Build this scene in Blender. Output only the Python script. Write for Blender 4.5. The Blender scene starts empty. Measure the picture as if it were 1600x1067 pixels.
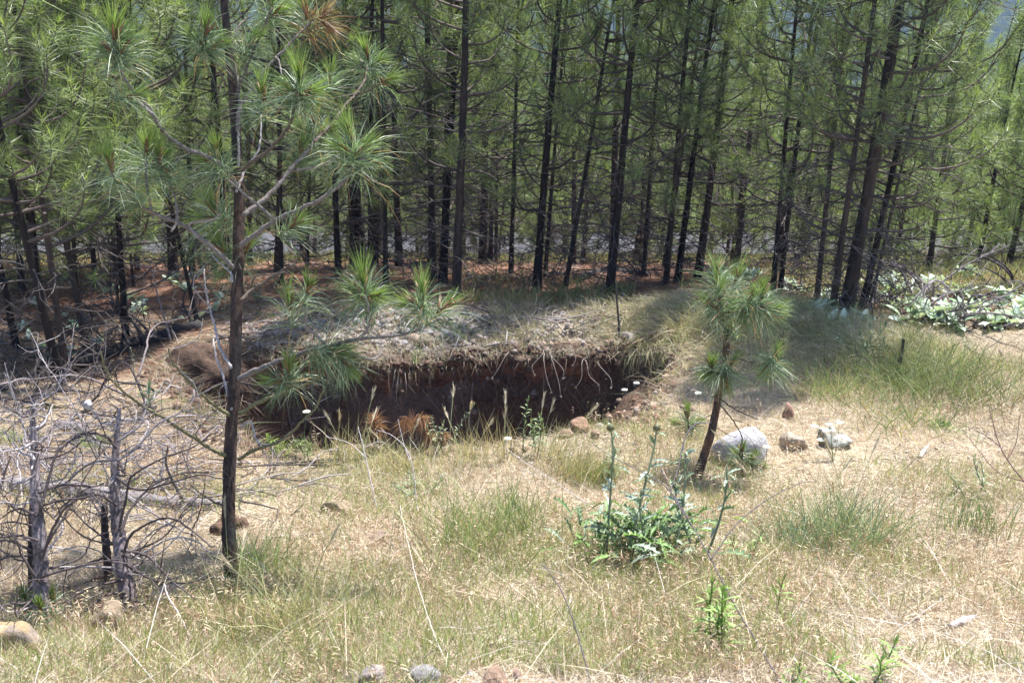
import bpy, bmesh, math, random
import numpy as np
from mathutils import Vector, Quaternion, Matrix

C = bpy.context.scene.collection
SC = bpy.context.scene
rad = math.radians

# ------------------------------------------------------------------ camera
FPX, CX, CY, PITCH = 1800.0, 800.0, 533.5, rad(18)
cd = bpy.data.cameras.new('camera')
cam = bpy.data.objects.new('camera', cd); C.objects.link(cam)
cd.sensor_width = 36.0; cd.lens = FPX / 1600 * 36.0
cd.clip_start = 0.05; cd.clip_end = 6000
cam.location = (0, 0, 0); cam.rotation_euler = (math.pi / 2 - PITCH, 0, 0)
cd.dof.use_dof = True; cd.dof.focus_distance = 5.6; cd.dof.aperture_fstop = 7.1
SC.camera = cam

# ------------------------------------------------------------------ light
SUN_EL, SUN_AZ = rad(66), rad(40)          # azimuth from +Y towards +X
w = bpy.data.worlds.new("World"); SC.world = w; w.use_nodes = True
nt = w.node_tree
sky = nt.nodes.new('ShaderNodeTexSky'); sky.sky_type = 'NISHITA'; sky.sun_disc = False
sky.sun_elevation = SUN_EL; sky.sun_rotation = SUN_AZ
bg = nt.nodes['Background']; bg.inputs[1].default_value = 0.105
nt.links.new(sky.outputs[0], bg.inputs[0])
sl = bpy.data.lights.new('sun', 'SUN'); sun = bpy.data.objects.new('sun', sl); C.objects.link(sun)
sl.energy = 5.0; sl.angle = rad(0.53); sl.color = (1.0, 0.97, 0.92)
sdir = Vector((math.sin(SUN_AZ) * math.cos(SUN_EL), math.cos(SUN_AZ) * math.cos(SUN_EL), math.sin(SUN_EL)))
sun.rotation_euler = sdir.to_track_quat('Z', 'Y').to_euler(); sun.location = (20, 20, 40)
SC.view_settings.view_transform = 'Standard'; SC.view_settings.look = 'None'
SC.view_settings.exposure = 1.48; SC.view_settings.gamma = 1.0
SC.cycles.max_bounces = 6; SC.cycles.diffuse_bounces = 3; SC.cycles.transmission_bounces = 4
SC.cycles.volume_bounces = 0; SC.cycles.transparent_max_bounces = 8

# ------------------------------------------------------------------ helpers
RNG = np.random.default_rng(7)
sp, cp = math.sin(PITCH), math.cos(PITCH)
FW = np.array([0, cp, -sp]); UP = np.array([0, sp, cp]); RT = np.array([1.0, 0, 0])

def ray(px, py):
    return FW + (px - CX) / FPX * RT - (py - CY) / FPX * UP

def _h(ix, iy, s):
    n = (ix.astype(np.int64) * 374761393 + iy.astype(np.int64) * 668265263 + s * 1274126177) & 0xffffffff
    n = ((n ^ (n >> 13)) * 1274126177) & 0xffffffff
    n = n ^ (n >> 16)
    return (n & 0xffff) / 65535.0

def vn(x, y, s=0):
    x = np.asarray(x, float); y = np.asarray(y, float)
    ix = np.floor(x); iy = np.floor(y); fx = x - ix; fy = y - iy
    fx = fx * fx * (3 - 2 * fx); fy = fy * fy * (3 - 2 * fy)
    a = _h(ix, iy, s); b = _h(ix + 1, iy, s); c = _h(ix, iy + 1, s); d = _h(ix + 1, iy + 1, s)
    return (a * (1 - fx) + b * fx) * (1 - fy) + (c * (1 - fx) + d * fx) * fy - 0.5

def fbm(x, y, s=0, o=4):
    r = 0; a = 1.0
    for k in range(o):
        r = r + a * vn(x * 2 ** k, y * 2 ** k, s + 17 * k); a *= 0.5
    return r

def sst(a, b, x):
    t = np.clip((x - a) / (b - a), 0, 1); return t * t * (3 - 2 * t)

PY = [-4, 0, 2, 3, 4.2, 6.2, 8.6, 10.6, 12.2, 14.0, 18, 23.6, 24.0, 27.2, 28.0, 40, 80, 160, 240]
PZ = [-1.5, -1.6, -1.75, -2.06, -2.38, -2.67, -2.86, -3.03, -3.25, -3.62, -4.5, -5.84, -5.88, -6.1, -6.4, -9.6, -20, -45, -60]
_yy = np.linspace(-4, 240, 6000); _zz = np.interp(_yy, PY, PZ)
for _ in range(2):
    _zz = np.convolve(np.pad(_zz, 8, mode='edge'), np.ones(17) / 17, mode='valid')

# far wall runs along y ~ 8.55, near edge along y ~ 6.25
def pit_far(X): return 8.55 + 0.34 * vn(X * 1.1, 3.3 + 0 * X, 5) + 0.24 * vn(X * 3.1, 1.3 + 0 * X, 6) + 0.06 * vn(X * 9, 2.3 + 0 * X, 8)
def pit_near(X): return 6.15 + 0.22 * vn(X * 1.6, 0.3 + 0 * X, 9) + 0.10 * vn(X * 6, 1.7 + 0 * X, 19) + 0.25 * sst(0.1, 0.8, X)
def pit_left(Y): return -1.60 - (Y - 6.3) * 0.52 + 0.22 * vn(Y * 2.2, 0.7 + 0 * Y, 11)
def pit_right(Y): return 0.62 + (Y - 6.3) * 0.36 + 0.22 * vn(Y * 2.2, 2.7 + 0 * Y, 12)
def pit_s(X, Y):
    return np.minimum(np.minimum(pit_far(X) - Y, Y - pit_near(X)), np.minimum((X - pit_left(Y)) * 0.88, (pit_right(Y) - X) * 0.94))

def g2(X, Y, x0, y0, rx, ry): return np.exp(-((X - x0) / rx) ** 2 - ((Y - y0) / ry) ** 2)

def hgt(X, Y):
    X = np.asarray(X, float); Y = np.asarray(Y, float)
    z = np.interp(Y, _yy, _zz)
    near = 1 - sst(22, 24, Y) * (1 - sst(27.2, 29, Y))
    z = z + near * (0.10 * fbm(X * 0.45, Y * 0.45, 1, 3) + 0.05 * fbm(X * 2.1, Y * 2.1, 2, 3) + 0.018 * vn(X * 9, Y * 9, 3))
    z = z + 0.22 * g2(X, Y, 2.0, 8.9, 0.9, 0.8) + 0.12 * g2(X, Y, 0.2, 9.3, 1.8, 0.6) + 0.10 * g2(X, Y, -1.2, 9.2, 0.8, 0.5)
    z = z - 0.22 * g2(X, Y, 3.6, 8.6, 0.55, 0.7) + 0.16 * g2(X, Y, 2.9, 7.9, 0.5, 0.5) - 0.25 * g2(X, Y, -3.3, 8.6, 0.5, 0.7)
    z = z + 0.10 * g2(X, Y, -2.5, 9.0, 0.35, 0.35) + 0.10 * g2(X, Y, 0.5, 6.0, 0.5, 0.3)
    z = z + sst(28, 60, Y) * 2.0 * fbm(X * 0.04, Y * 0.04, 4, 3)
    rr = 0.05 * sst(9.4, 8.6, Y) * sst(8.2, 8.5, Y) * sst(-3, -1.5, X) * sst(2.5, 1.0, X)
    z = z + rr * 3 * fbm(X * 4, Y * 4, 31, 4)
    s = pit_s(X, Y)
    sfb = np.minimum(pit_far(X) - Y, Y - pit_near(X)); slr = np.minimum((X - pit_left(Y)) * 0.88, (pit_right(Y) - X) * 0.94)
    z = z - 1.25 * sst(0.0, 0.10, sfb) * np.clip((0.35 - .2 * (X > -.5)) * sst(-.02, 0.12, slr + .06 * fbm(X * 5, Y * 5, 43, 3)) + (0.65 + .2 * (X > -.5)) * sst(0.0, 0.24 + .86 * (X > -.5), slr + .2 * fbm(X * 3, Y * 3, 42, 3)), 0, 1)
    z = z + sst(-.1, .1, s) * sst(.6, .1, s) * .05 * fbm(X * 9, Y * 9, 44, 2) + sst(0.1, 0.4, s) * 0.25 * fbm(X * 3, Y * 3, 41, 3)
    return z

def G(px, py, skip_pit=False):
    """ground point seen at a pixel of the photograph (scalar)"""
    r = ray(px, py)
    t = np.linspace(2.0, 70, 14000)
    P = r[None, :] * t[:, None]
    h = hgt(P[:, 0], P[:, 1])
    k = np.argmax(P[:, 2] < h)
    if k == 0: k = len(t) - 1
    return P[k].copy()

def depth_of(P): return float(P[1] * cp - P[2] * sp)
def U(px, py, dep): return ray(px, py) * dep
def gz(x, y): return float(hgt(np.array([x]), np.array([y]))[0])

class MB:
    def __init__(s): s.v = []; s.f = []; s.c = []; s.n = 0
    def add(s, V, F, Cc):
        V = np.asarray(V, np.float32).reshape(-1, 3); F = np.asarray(F, np.int32).reshape(-1, 3)
        Cc = np.asarray(Cc, np.float32)
        if Cc.ndim == 1: Cc = np.tile(Cc[:3], (len(V), 1))
        s.v.append(V); s.f.append(F + s.n); s.c.append(Cc[:, :3]); s.n += len(V)
    def mesh(s, name, mat, smooth=False):
        me = bpy.data.meshes.new(name)
        V = np.concatenate(s.v); F = np.concatenate(s.f); Cc = np.concatenate(s.c)
        me.vertices.add(len(V)); me.vertices.foreach_set('co', V.ravel())
        me.loops.add(F.size); me.polygons.add(len(F))
        me.loops.foreach_set('vertex_index', F.ravel())
        me.polygons.foreach_set('loop_start', np.arange(0, F.size, 3, dtype=np.int32))
        if smooth: me.polygons.foreach_set('use_smooth', np.ones(len(F), bool))
        a = me.attributes.new('Col', 'FLOAT_COLOR', 'POINT')
        a.data.foreach_set('color', np.concatenate([Cc, np.ones((len(Cc), 1), np.float32)], 1).ravel())
        me.materials.append(mat); me.update(calc_edges=True)
        return me
    def build(s, name, mat, parent=None, smooth=False, kind=None):
        o = bpy.data.objects.new(name, s.mesh(name, mat, smooth)); C.objects.link(o)
        if parent is not None: o.parent = parent
        if kind: o['kind'] = kind
        return o

def obj_of(name, me, parent=None):
    o = bpy.data.objects.new(name, me); C.objects.link(o)
    if parent is not None: o.parent = parent
    return o

def tag(o, label, cat, group=None):
    o['label'] = label; o['category'] = cat
    if group: o['group'] = group
    return o

def thing(name, label, cat, loc=(0, 0, 0), group=None):
    o = bpy.data.objects.new(name, None); C.objects.link(o)
    o.location = [float(a) for a in loc]; o.empty_display_size = 0.1
    return tag(o, label, cat, group)

def nrm(a):
    a = np.asarray(a, float); return a / np.maximum(np.linalg.norm(a, axis=-1, keepdims=True), 1e-9)

def smooth_poly(pts, n):
    """Catmull-Rom through the given points, n samples"""
    P = np.asarray(pts, float)
    if len(P) < 3: 
        t = np.linspace(0, 1, n)[:, None]; return P[0] * (1 - t) + P[-1] * t
    Q = np.concatenate([[2 * P[0] - P[1]], P, [2 * P[-1] - P[-2]]])
    L = np.linspace(0, len(P) - 1 - 1e-6, n); i = L.astype(int); t = (L - i)[:, None]
    a, b, c, d = Q[i], Q[i + 1], Q[i + 2], Q[i + 3]
    return 0.5 * ((2 * b) + (-a + c) * t + (2 * a - 5 * b + 4 * c - d) * t * t + (-a + 3 * b - 3 * c + d) * t ** 3)

def tube(pts, r, k=5, rough=0.0, rng=RNG, cap=True):
    P = np.asarray(pts, float); n = len(P)
    r = np.broadcast_to(np.asarray(r, float), (n,)) if np.ndim(r) <= 1 and np.size(r) in (1, n) else np.interp(np.linspace(0, 1, n), np.linspace(0, 1, len(r)), r)
    T = nrm(np.gradient(P, axis=0))
    ref = np.array([0.31, 0.17, 0.93]) if abs(T[0, 2]) < 0.8 else np.array([0.93, 0.3, 0.1])
    A = nrm(np.cross(T, ref)); B = np.cross(T, A)
    th = np.arange(k) * 2 * math.pi / k
    rr = r[:, None] * (1 + rough * (rng.random((n, k)) - 0.5) * 2)
    V = P[:, None, :] + rr[..., None] * (np.cos(th)[None, :, None] * A[:, None, :] + np.sin(th)[None, :, None] * B[:, None, :])
    V = V.reshape(-1, 3)
    i = np.arange(n - 1)[:, None] * k; j = np.arange(k)[None, :]; j2 = (j + 1) % k
    a = (i + j).ravel(); b = (i + j2).ravel(); c = (i + k + j2).ravel(); d = (i + k + j).ravel()
    F = np.concatenate([np.stack([a, b, c], 1), np.stack([a, c, d], 1)])
    if cap:
        V = np.concatenate([V, P[-1:] + T[-1:] * r[-1] * 0.6, P[:1]])
        e = (n - 1) * k
        F = np.concatenate([F, np.stack([e + j[0], e + j2[0], np.full(k, n * k)], 1), np.stack([j2[0], j[0], np.full(k, n * k + 1)], 1)])
    return V, F

def perp(D, rng):
    R = rng.normal(size=D.shape); R = R - (R * D).sum(-1, keepdims=True) * D
    return nrm(R)

def blades(P, D, L, W, bend, Cc, rng, segs=2, tipc=None):
    """P,D (n,3); L,W (n,); bend vector (n,3) added at the tip; Cc (n,3)"""
    n = len(P); S = perp(D, rng) * W[:, None] * 0.5
    if segs == 1:
        V = np.stack([P - S, P + S, P + D * L[:, None] + bend], 1).reshape(-1, 3)
        F = np.arange(3 * n).reshape(n, 3); return V, F, np.repeat(Cc, 3, 0)
    M = P + D * L[:, None] * 0.55 + bend * 0.28
    T = P + D * L[:, None] * 0.97 + bend
    V = np.stack([P - S, P + S, M - S * 0.85, M + S * 0.85, T], 1).reshape(-1, 3)
    b = (np.arange(n) * 5)[:, None]
    F = np.concatenate([b + [0, 1, 3], b + [0, 3, 2], b + [2, 3, 4]])
    CC = np.repeat(Cc, 5, 0)
    if tipc is not None: CC[4::5] = tipc; CC[2::5] = CC[2::5] * .6 + tipc * .4; CC[3::5] = CC[3::5] * .6 + tipc * .4
    return V, F, CC

def tufts(P, D, n, L, W, rng, col, col2=None, shoot=0.10, amax=105, amin=12, segs=1, jit=0.25, droop=0.12):
    """needle tufts at tips P with shoot direction D"""
    m = len(P); P = np.repeat(P, n, 0); D = np.repeat(nrm(D), n, 0)
    k = m * n; u = rng.random(k)
    a = np.radians(amin + (amax - amin) * (0.35 * u + 0.65 * rng.random(k) ** 0.8))
    X = perp(D, rng)
    dr = nrm(D * np.cos(a)[:, None] + X * np.sin(a)[:, None])
    st = P - D * (u * shoot)[:, None]
    Ln = L * (0.75 + 0.4 * rng.random(k)) * (1 - 0.15 * u)
    bend = np.zeros((k, 3)); bend[:, 2] = -droop * Ln * (0.5 + rng.random(k))
    tint = 1 + jit * (rng.random((k, 1)) - 0.5) * 2
    cc = np.asarray(col)[None, :] * tint
    if col2 is not None:
        s = (rng.random((k, 1)) < 0.25); cc = np.where(s, np.asarray(col2)[None, :] * tint, cc)
    return blades(st, dr, Ln, np.full(k, W) * (0.8 + 0.4 * rng.random(k)), bend, cc, rng, segs)

# ------------------------------------------------------------------ materials
def nm(name):
    m = bpy.data.materials.new(name); m.use_nodes = True
    return m, m.node_tree, m.node_tree.nodes['Principled BSDF']

def leafy(name, trans=0.3, rough=0.5, spec=0.4, tmul=(1.1, 1.15, 0.6)):
    m, t, b = nm(name); N = t.nodes; L = t.links
    a = N.new('ShaderNodeAttribute'); a.attribute_name = 'Col'
    L.new(a.outputs['Color'], b.inputs['Base Color']); b.inputs['Roughness'].default_value = rough
    b.inputs['Specular IOR Level'].default_value = spec
    tr = N.new('ShaderNodeBsdfTranslucent'); mu = N.new('ShaderNodeMix'); mu.data_type = 'RGBA'; mu.blend_type = 'MULTIPLY'
    mu.inputs[0].default_value = 1; mu.inputs[7].default_value = (*tmul, 1)
    L.new(a.outputs['Color'], mu.inputs[6]); L.new(mu.outputs[2], tr.inputs['Color'])
    mx = N.new('ShaderNodeMixShader'); mx.inputs[0].default_value = trans
    L.new(b.outputs[0], mx.inputs[1]); L.new(tr.outputs[0], mx.inputs[2])
    L.new(mx.outputs[0], N['Material Output'].inputs['Surface'])
    return m

def rough_mat(name, scale=40, bump=0.5, dist=0.01, var=0.5, rough=0.9, stretch=(1, 1, 1), base=None, base2=None, split=0.5, spec=0.2, detail=6):
    """colour = attribute Col (or base), broken up by noise between dark and light, with bump"""
    m, t, b = nm(name); N = t.nodes; L = t.links
    tc = N.new('ShaderNodeTexCoord'); mp = N.new('ShaderNodeMapping'); mp.inputs['Scale'].default_value = stretch
    L.new(tc.outputs['Object'], mp.inputs[0])
    n1 = N.new('ShaderNodeTexNoise'); n1.inputs['Scale'].default_value = scale; n1.inputs['Detail'].default_value = detail; n1.inputs['Roughness'].default_value = 0.7
    n2 = N.new('ShaderNodeTexNoise'); n2.inputs['Scale'].default_value = scale * 0.17; n2.inputs['Detail'].default_value = 4
    L.new(mp.outputs[0], n1.inputs[0]); L.new(mp.outputs[0], n2.inputs[0])
    if base is None:
        a = N.new('ShaderNodeAttribute'); a.attribute_name = 'Col'; cs = a.outputs['Color']
    else:
        mb = N.new('ShaderNodeMix'); mb.data_type = 'RGBA'; mb.inputs[6].default_value = (*base, 1); mb.inputs[7].default_value = (*(base2 or base), 1)
        rp = N.new('ShaderNodeMapRange'); rp.inputs[1].default_value = split - 0.1; rp.inputs[2].default_value = split + 0.1
        L.new(n2.outputs[0], rp.inputs[0]); L.new(rp.outputs[0], mb.inputs[0]); cs = mb.outputs[2]
    mr = N.new('ShaderNodeMapRange'); mr.inputs[1].default_value = 0.3; mr.inputs[2].default_value = 0.7
    mr.inputs[3].default_value = 1 - var; mr.inputs[4].default_value = 1 + var
    L.new(n1.outputs[0], mr.inputs[0])
    mu = N.new('ShaderNodeMix'); mu.data_type = 'RGBA'; mu.blend_type = 'MULTIPLY'; mu.inputs[0].default_value = 1
    L.new(cs, mu.inputs[6]); L.new(mr.outputs[0], mu.inputs[7]); L.new(mu.outputs[2], b.inputs['Base Color'])
    bp = N.new('ShaderNodeBump'); bp.inputs['Strength'].default_value = bump; bp.inputs['Distance'].default_value = dist
    L.new(n1.outputs[0], bp.inputs['Height']); L.new(bp.outputs[0], b.inputs['Normal'])
    b.inputs['Roughness'].default_value = rough; b.inputs['Specular IOR Level'].default_value = spec
    return m

M_needle = leafy('needles', 0.42, 0.42, 0.5, (1.0, 1.1, 0.6))
M_leaf = leafy('leaves', 0.25, 0.5, 0.4)
M_grass = leafy('grass', 0.30, 0.55, 0.35, (1.1, 1.1, 0.7))
M_straw = leafy('straw', 0.22, 0.5, 0.45, (1.1, 1.0, 0.75))
M_ground = rough_mat('ground_litter', 55, 0.9, 0.012, 0.45)
M_wall = rough_mat('cut_soil', 16, 1.0, 0.035, 0.65)
M_bark = rough_mat('dark_pine_bark', 38, 1.0, 0.012, 0.6, stretch=(1, 1, 0.22), base=(0.042, 0.030, 0.025), base2=(0.020, 0.017, 0.016))
def vary(m):
    N = m.node_tree.nodes; L = m.node_tree.links; b = N['Principled BSDF']; src = b.inputs['Base Color'].links[0].from_socket
    oi = N.new('ShaderNodeObjectInfo'); mr = N.new('ShaderNodeMapRange'); mr.inputs[3].default_value = 0.6; mr.inputs[4].default_value = 2.3
    mu = N.new('ShaderNodeMix'); mu.data_type = 'RGBA'; mu.blend_type = 'MULTIPLY'; mu.inputs[0].default_value = 1
    L.new(oi.outputs['Random'], mr.inputs[0]); L.new(src, mu.inputs[6]); L.new(mr.outputs[0], mu.inputs[7]); L.new(mu.outputs[2], b.inputs['Base Color'])
vary(M_bark)
M_bark_near = rough_mat('near_pine_bark', 70, 1.0, 0.008, 0.7, stretch=(1, 1, 0.35), base=(0.075, 0.048, 0.038), base2=(0.035, 0.030, 0.029))
M_limb = rough_mat('pine_limb_bark', 90, 0.8, 0.003, 0.5)
M_snag = rough_mat('grey_snag_bark', 85, 1.0, 0.007, 0.75, stretch=(1, 1, 0.4), base=(0.25, 0.21, 0.22), base2=(0.13, 0.105, 0.105), split=0.48)
M_wood = rough_mat('weathered_wood', 60, 0.9, 0.006, 0.5, stretch=(0.12, 1, 1))
M_rock = rough_mat('rock', 22, 0.8, 0.02, 0.35)
M_rockfine = rough_mat('speckled_rock', 60, 0.7, 0.01, 0.4)
M_twig = rough_mat('twigs', 80, 0.5, 0.003, 0.35)
M_road = rough_mat('gravel_road', 30, 0.5, 0.01, 0.15, base=(0.085, 0.083, 0.092), base2=(0.07, 0.07, 0.078))
M_hill = rough_mat('far_forest', 0.09, 1.0, 3.0, 0.75, base=(0.010, 0.020, 0.012), base2=(0.020, 0.030, 0.016), detail=8)

# ------------------------------------------------------------------ ground
def build_ground():
    ys = [-4.0]
    while ys[-1] < 240:
        y = ys[-1]
        st = 0.25 if y < 1.5 else 0.042 if y < 10.5 else 0.042 * (1 + (y - 10.5) * 0.22)
        ys.append(y + min(st, 6))
    ys = np.array(ys); nx = 330
    s = np.linspace(-1, 1, nx); s = np.sign(s) * (0.75 * np.abs(s) + 0.25 * np.abs(s) ** 3)
    X = s[None, :] * (3.6 + 0.52 * np.maximum(ys, 0))[:, None] * 1.15; Y = np.repeat(ys[:, None], nx, 1)
    Z = hgt(X, Y)
    for _ in range(1): pass
    ny = len(ys); V = np.stack([X, Y, Z], -1).reshape(-1, 3)
    i = (np.arange(ny - 1)[:, None] * nx + np.arange(nx - 1)[None, :]).ravel()
    F = np.concatenate([np.stack([i, i + 1, i + nx + 1], 1), np.stack([i, i + nx + 1, i + nx], 1)])
    # colour zones: straw covered bank, red needle duff in the wood, dark loose soil near the pit, meadow beyond
    x, y = V[:, 0], V[:, 1]
    straw = np.array([0.31, 0.255, 0.185]); duff = np.array([0.20, 0.108, 0.07]); soil = np.array([0.115, 0.072, 0.05]); meadow = np.array([0.20, 0.20, 0.085]); grey = np.array([0.25, 0.23, 0.22])
    n = fbm(x * 1.3, y * 1.3, 51, 4)
    col = straw[None, :] * (1 + 0.35 * n[:, None])
    wd = sst(9.6, 10.6, y + 0.8 * n + 0.25 * (x < -2.2) * sst(0, 3, -x - 2.2) * 3)
    col = col * (1 - wd[:, None]) + (duff * (1 + 0.6 * n[:, None])) * wd[:, None]
    me = sst(20, 24, y + 3 * n) * 0.8 + 0.6 * sst(3.5, 5, x + n) * sst(11, 13, y); me = np.clip(me, 0, 1)
    col = col * (1 - me[:, None]) + meadow * me[:, None]
    sps = sst(0.16, 0.0, -pit_s(x, y)); col = col * (1 - sps[:, None]) + soil * sps[:, None]
    spl = sst(0.0, 0.35, g2(x, y, -1.0, 9.2, 1.3, 0.8) + 0.3 * n - 0.2); col = col * (1 - .6 * spl[:, None]) + grey * 0.8 * .6 * spl[:, None]
    gb = sst(3.6, 3.1, y + 0.6 * n); col = col * (1 - .55 * gb[:, None]) + np.array([0.36, 0.33, 0.31]) * .55 * gb[:, None]
    m = MB(); m.add(V, F, col); return m.build('ground', M_ground, smooth=True, kind='structure')
build_ground()

def build_pit_wall():
    # ring of sample points round the back and both ends of the hole
    pts = []
    for y in np.linspace(8.0, 8.45, 20): pts.append((float(pit_left(y)) + .12, y))
    for x in np.linspace(-2.6, 1.25, 330): pts.append((x, float(pit_far(x))))
    for y in np.linspace(8.45, 8.2, 12): pts.append((float(pit_right(y)) - .1, y))
    P = np.array(pts); 
    for _ in range(3): P[1:-1] = (P[:-2] + 2 * P[1:-1] + P[2:]) / 4
    T = nrm(np.gradient(P, axis=0)); Nn = np.stack([T[:, 1], -T[:, 0]], 1)      # points into the pit
    n = len(P); k = 56; u = np.concatenate([[0], np.cumsum(np.linalg.norm(np.diff(P, axis=0), axis=1))])
    v = np.linspace(0, 1, k)
    Uu, Vv = np.meshgrid(u, v, indexing='ij')
    dis = 0.05 + 0.10 * fbm(Uu * 2.2, Vv * 2.5, 61, 4) + 0.05 * fbm(Uu * 14, Vv * 16, 62, 3) - 0.10 * sst(0.1, 0.4, Vv) * sst(1.0, 0.6, Vv) + 0.16 * sst(0.75, 1.0, Vv)
    ends = (sst(0.6, 0.0, Uu) + sst(u[-1] - 1.0, u[-1], Uu)); dis = dis - .34 * ends
    dis = np.where(Vv < 0.02, -0.10, dis); dis = dis + 0.06 * sst(0.10, 0.03, Vv) * (Vv > 0.02)
    top = hgt(P[:, 0] - Nn[:, 0] * 0.10, P[:, 1] - Nn[:, 1] * 0.10)
    X = P[:, 0:1] + Nn[:, 0:1] * dis; Y = P[:, 1:2] + Nn[:, 1:2] * dis
    Z = top[:, None] + 0.012 - .12 * ends - Vv * 1.25 + 0.03 * vn(Uu * 8, Vv * 8, 71)
    V = np.stack([X, Y, Z], -1).reshape(-1, 3)
    i = (np.arange(n - 1)[:, None] * k + np.arange(k - 1)[None, :]).ravel()
    F = np.concatenate([np.stack([i, i + 1, i + k + 1], 1), np.stack([i, i + k + 1, i + k], 1)])
    cc = np.array([0.20, 0.10, 0.062])[None, :] * (1 + 1.1 * fbm(Uu * 1.5, Vv * 6, 81, 4)).reshape(-1, 1)
    topc = sst(0.18, 0.0, Vv.reshape(-1, 1)); cc = cc * (1 - topc) + np.array([0.17, 0.12, 0.085]) * topc
    m = MB(); m.add(V, F, np.clip(cc, 0.02, 1)); return m.build('pit_wall', M_wall, smooth=True, kind='structure')
build_pit_wall()

def build_road():
    m = MB(); xs = np.linspace(-22, 22, 90); ysr = np.linspace(23.9, 27.1, 6)
    X, Y = np.meshgrid(xs, ysr); Z = hgt(X, Y) + 0.05
    V = np.stack([X, Y, Z], -1).reshape(-1, 3); nx = 90
    i = (np.arange(5)[:, None] * nx + np.arange(nx - 1)[None, :]).ravel()
    F = np.concatenate([np.stack([i, i + 1, i + nx + 1], 1), np.stack([i, i + nx + 1, i + nx], 1)])
    m.add(V, F, (0.2, 0.2, 0.2)); m.build('road', M_road, smooth=True, kind='structure')
build_road()

def build_mountain():
    m = MB(); xs = np.linspace(-700, 700, 240); ts = np.linspace(0, 1, 90)
    X, T = np.meshgrid(xs, ts); Y = 232 + 560 * T
    Z = -62 + 190 * T ** 1.1 + 26 * fbm(X * 0.006, T * 4, 91, 4) * (0.2 + T) + 5 * fbm(X * 0.05, T * 30, 92, 3)
    V = np.stack([X, Y, Z], -1).reshape(-1, 3); nx = 240
    i = (np.arange(89)[:, None] * nx + np.arange(nx - 1)[None, :]).ravel()
    F = np.concatenate([np.stack([i, i + 1, i + nx + 1], 1), np.stack([i, i + nx + 1, i + nx], 1)])
    m.add(V, F, (0.03, 0.05, 0.02)); m.build('mountain', M_hill, kind='structure')
build_mountain()

def build_haze():
    me = bpy.data.meshes.new('haze'); bm = bmesh.new(); bmesh.ops.create_cube(bm, size=1); 
    for v in bm.verts: v.co = Vector((v.co.x * 1500, 400 + v.co.y * 900, 40 + v.co.z * 232))
    bm.to_mesh(me); bm.free()
    m = bpy.data.materials.new('haze_air'); m.use_nodes = True; N = m.node_tree.nodes
    N.remove(N['Principled BSDF']); pv = N.new('ShaderNodeVolumePrincipled')
    pv.inputs['Color'].default_value = (0.33, 0.52, 1.0, 1); pv.inputs['Density'].default_value = 0.0005
    m.node_tree.links.new(pv.outputs[0], N['Material Output'].inputs['Volume'])
    me.materials.append(m); o = obj_of('haze', me); o['kind'] = 'stuff'
HAZE = True
if HAZE: build_haze()

# ------------------------------------------------------------------ pines of the wood
OLD = (0.112, 0.140, 0.058); BLUE = (0.19, 0.215, 0.155); NEW = (0.16, 0.20, 0.065); RUST = (0.30, 0.12, 0.05)
LIMB = (0.10, 0.08, 0.072); DEADL = (0.085, 0.072, 0.068)

def rot_to(a, el, az):
    return np.array([math.cos(el) * math.cos(az), math.cos(el) * math.sin(az), math.sin(el)])

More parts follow.
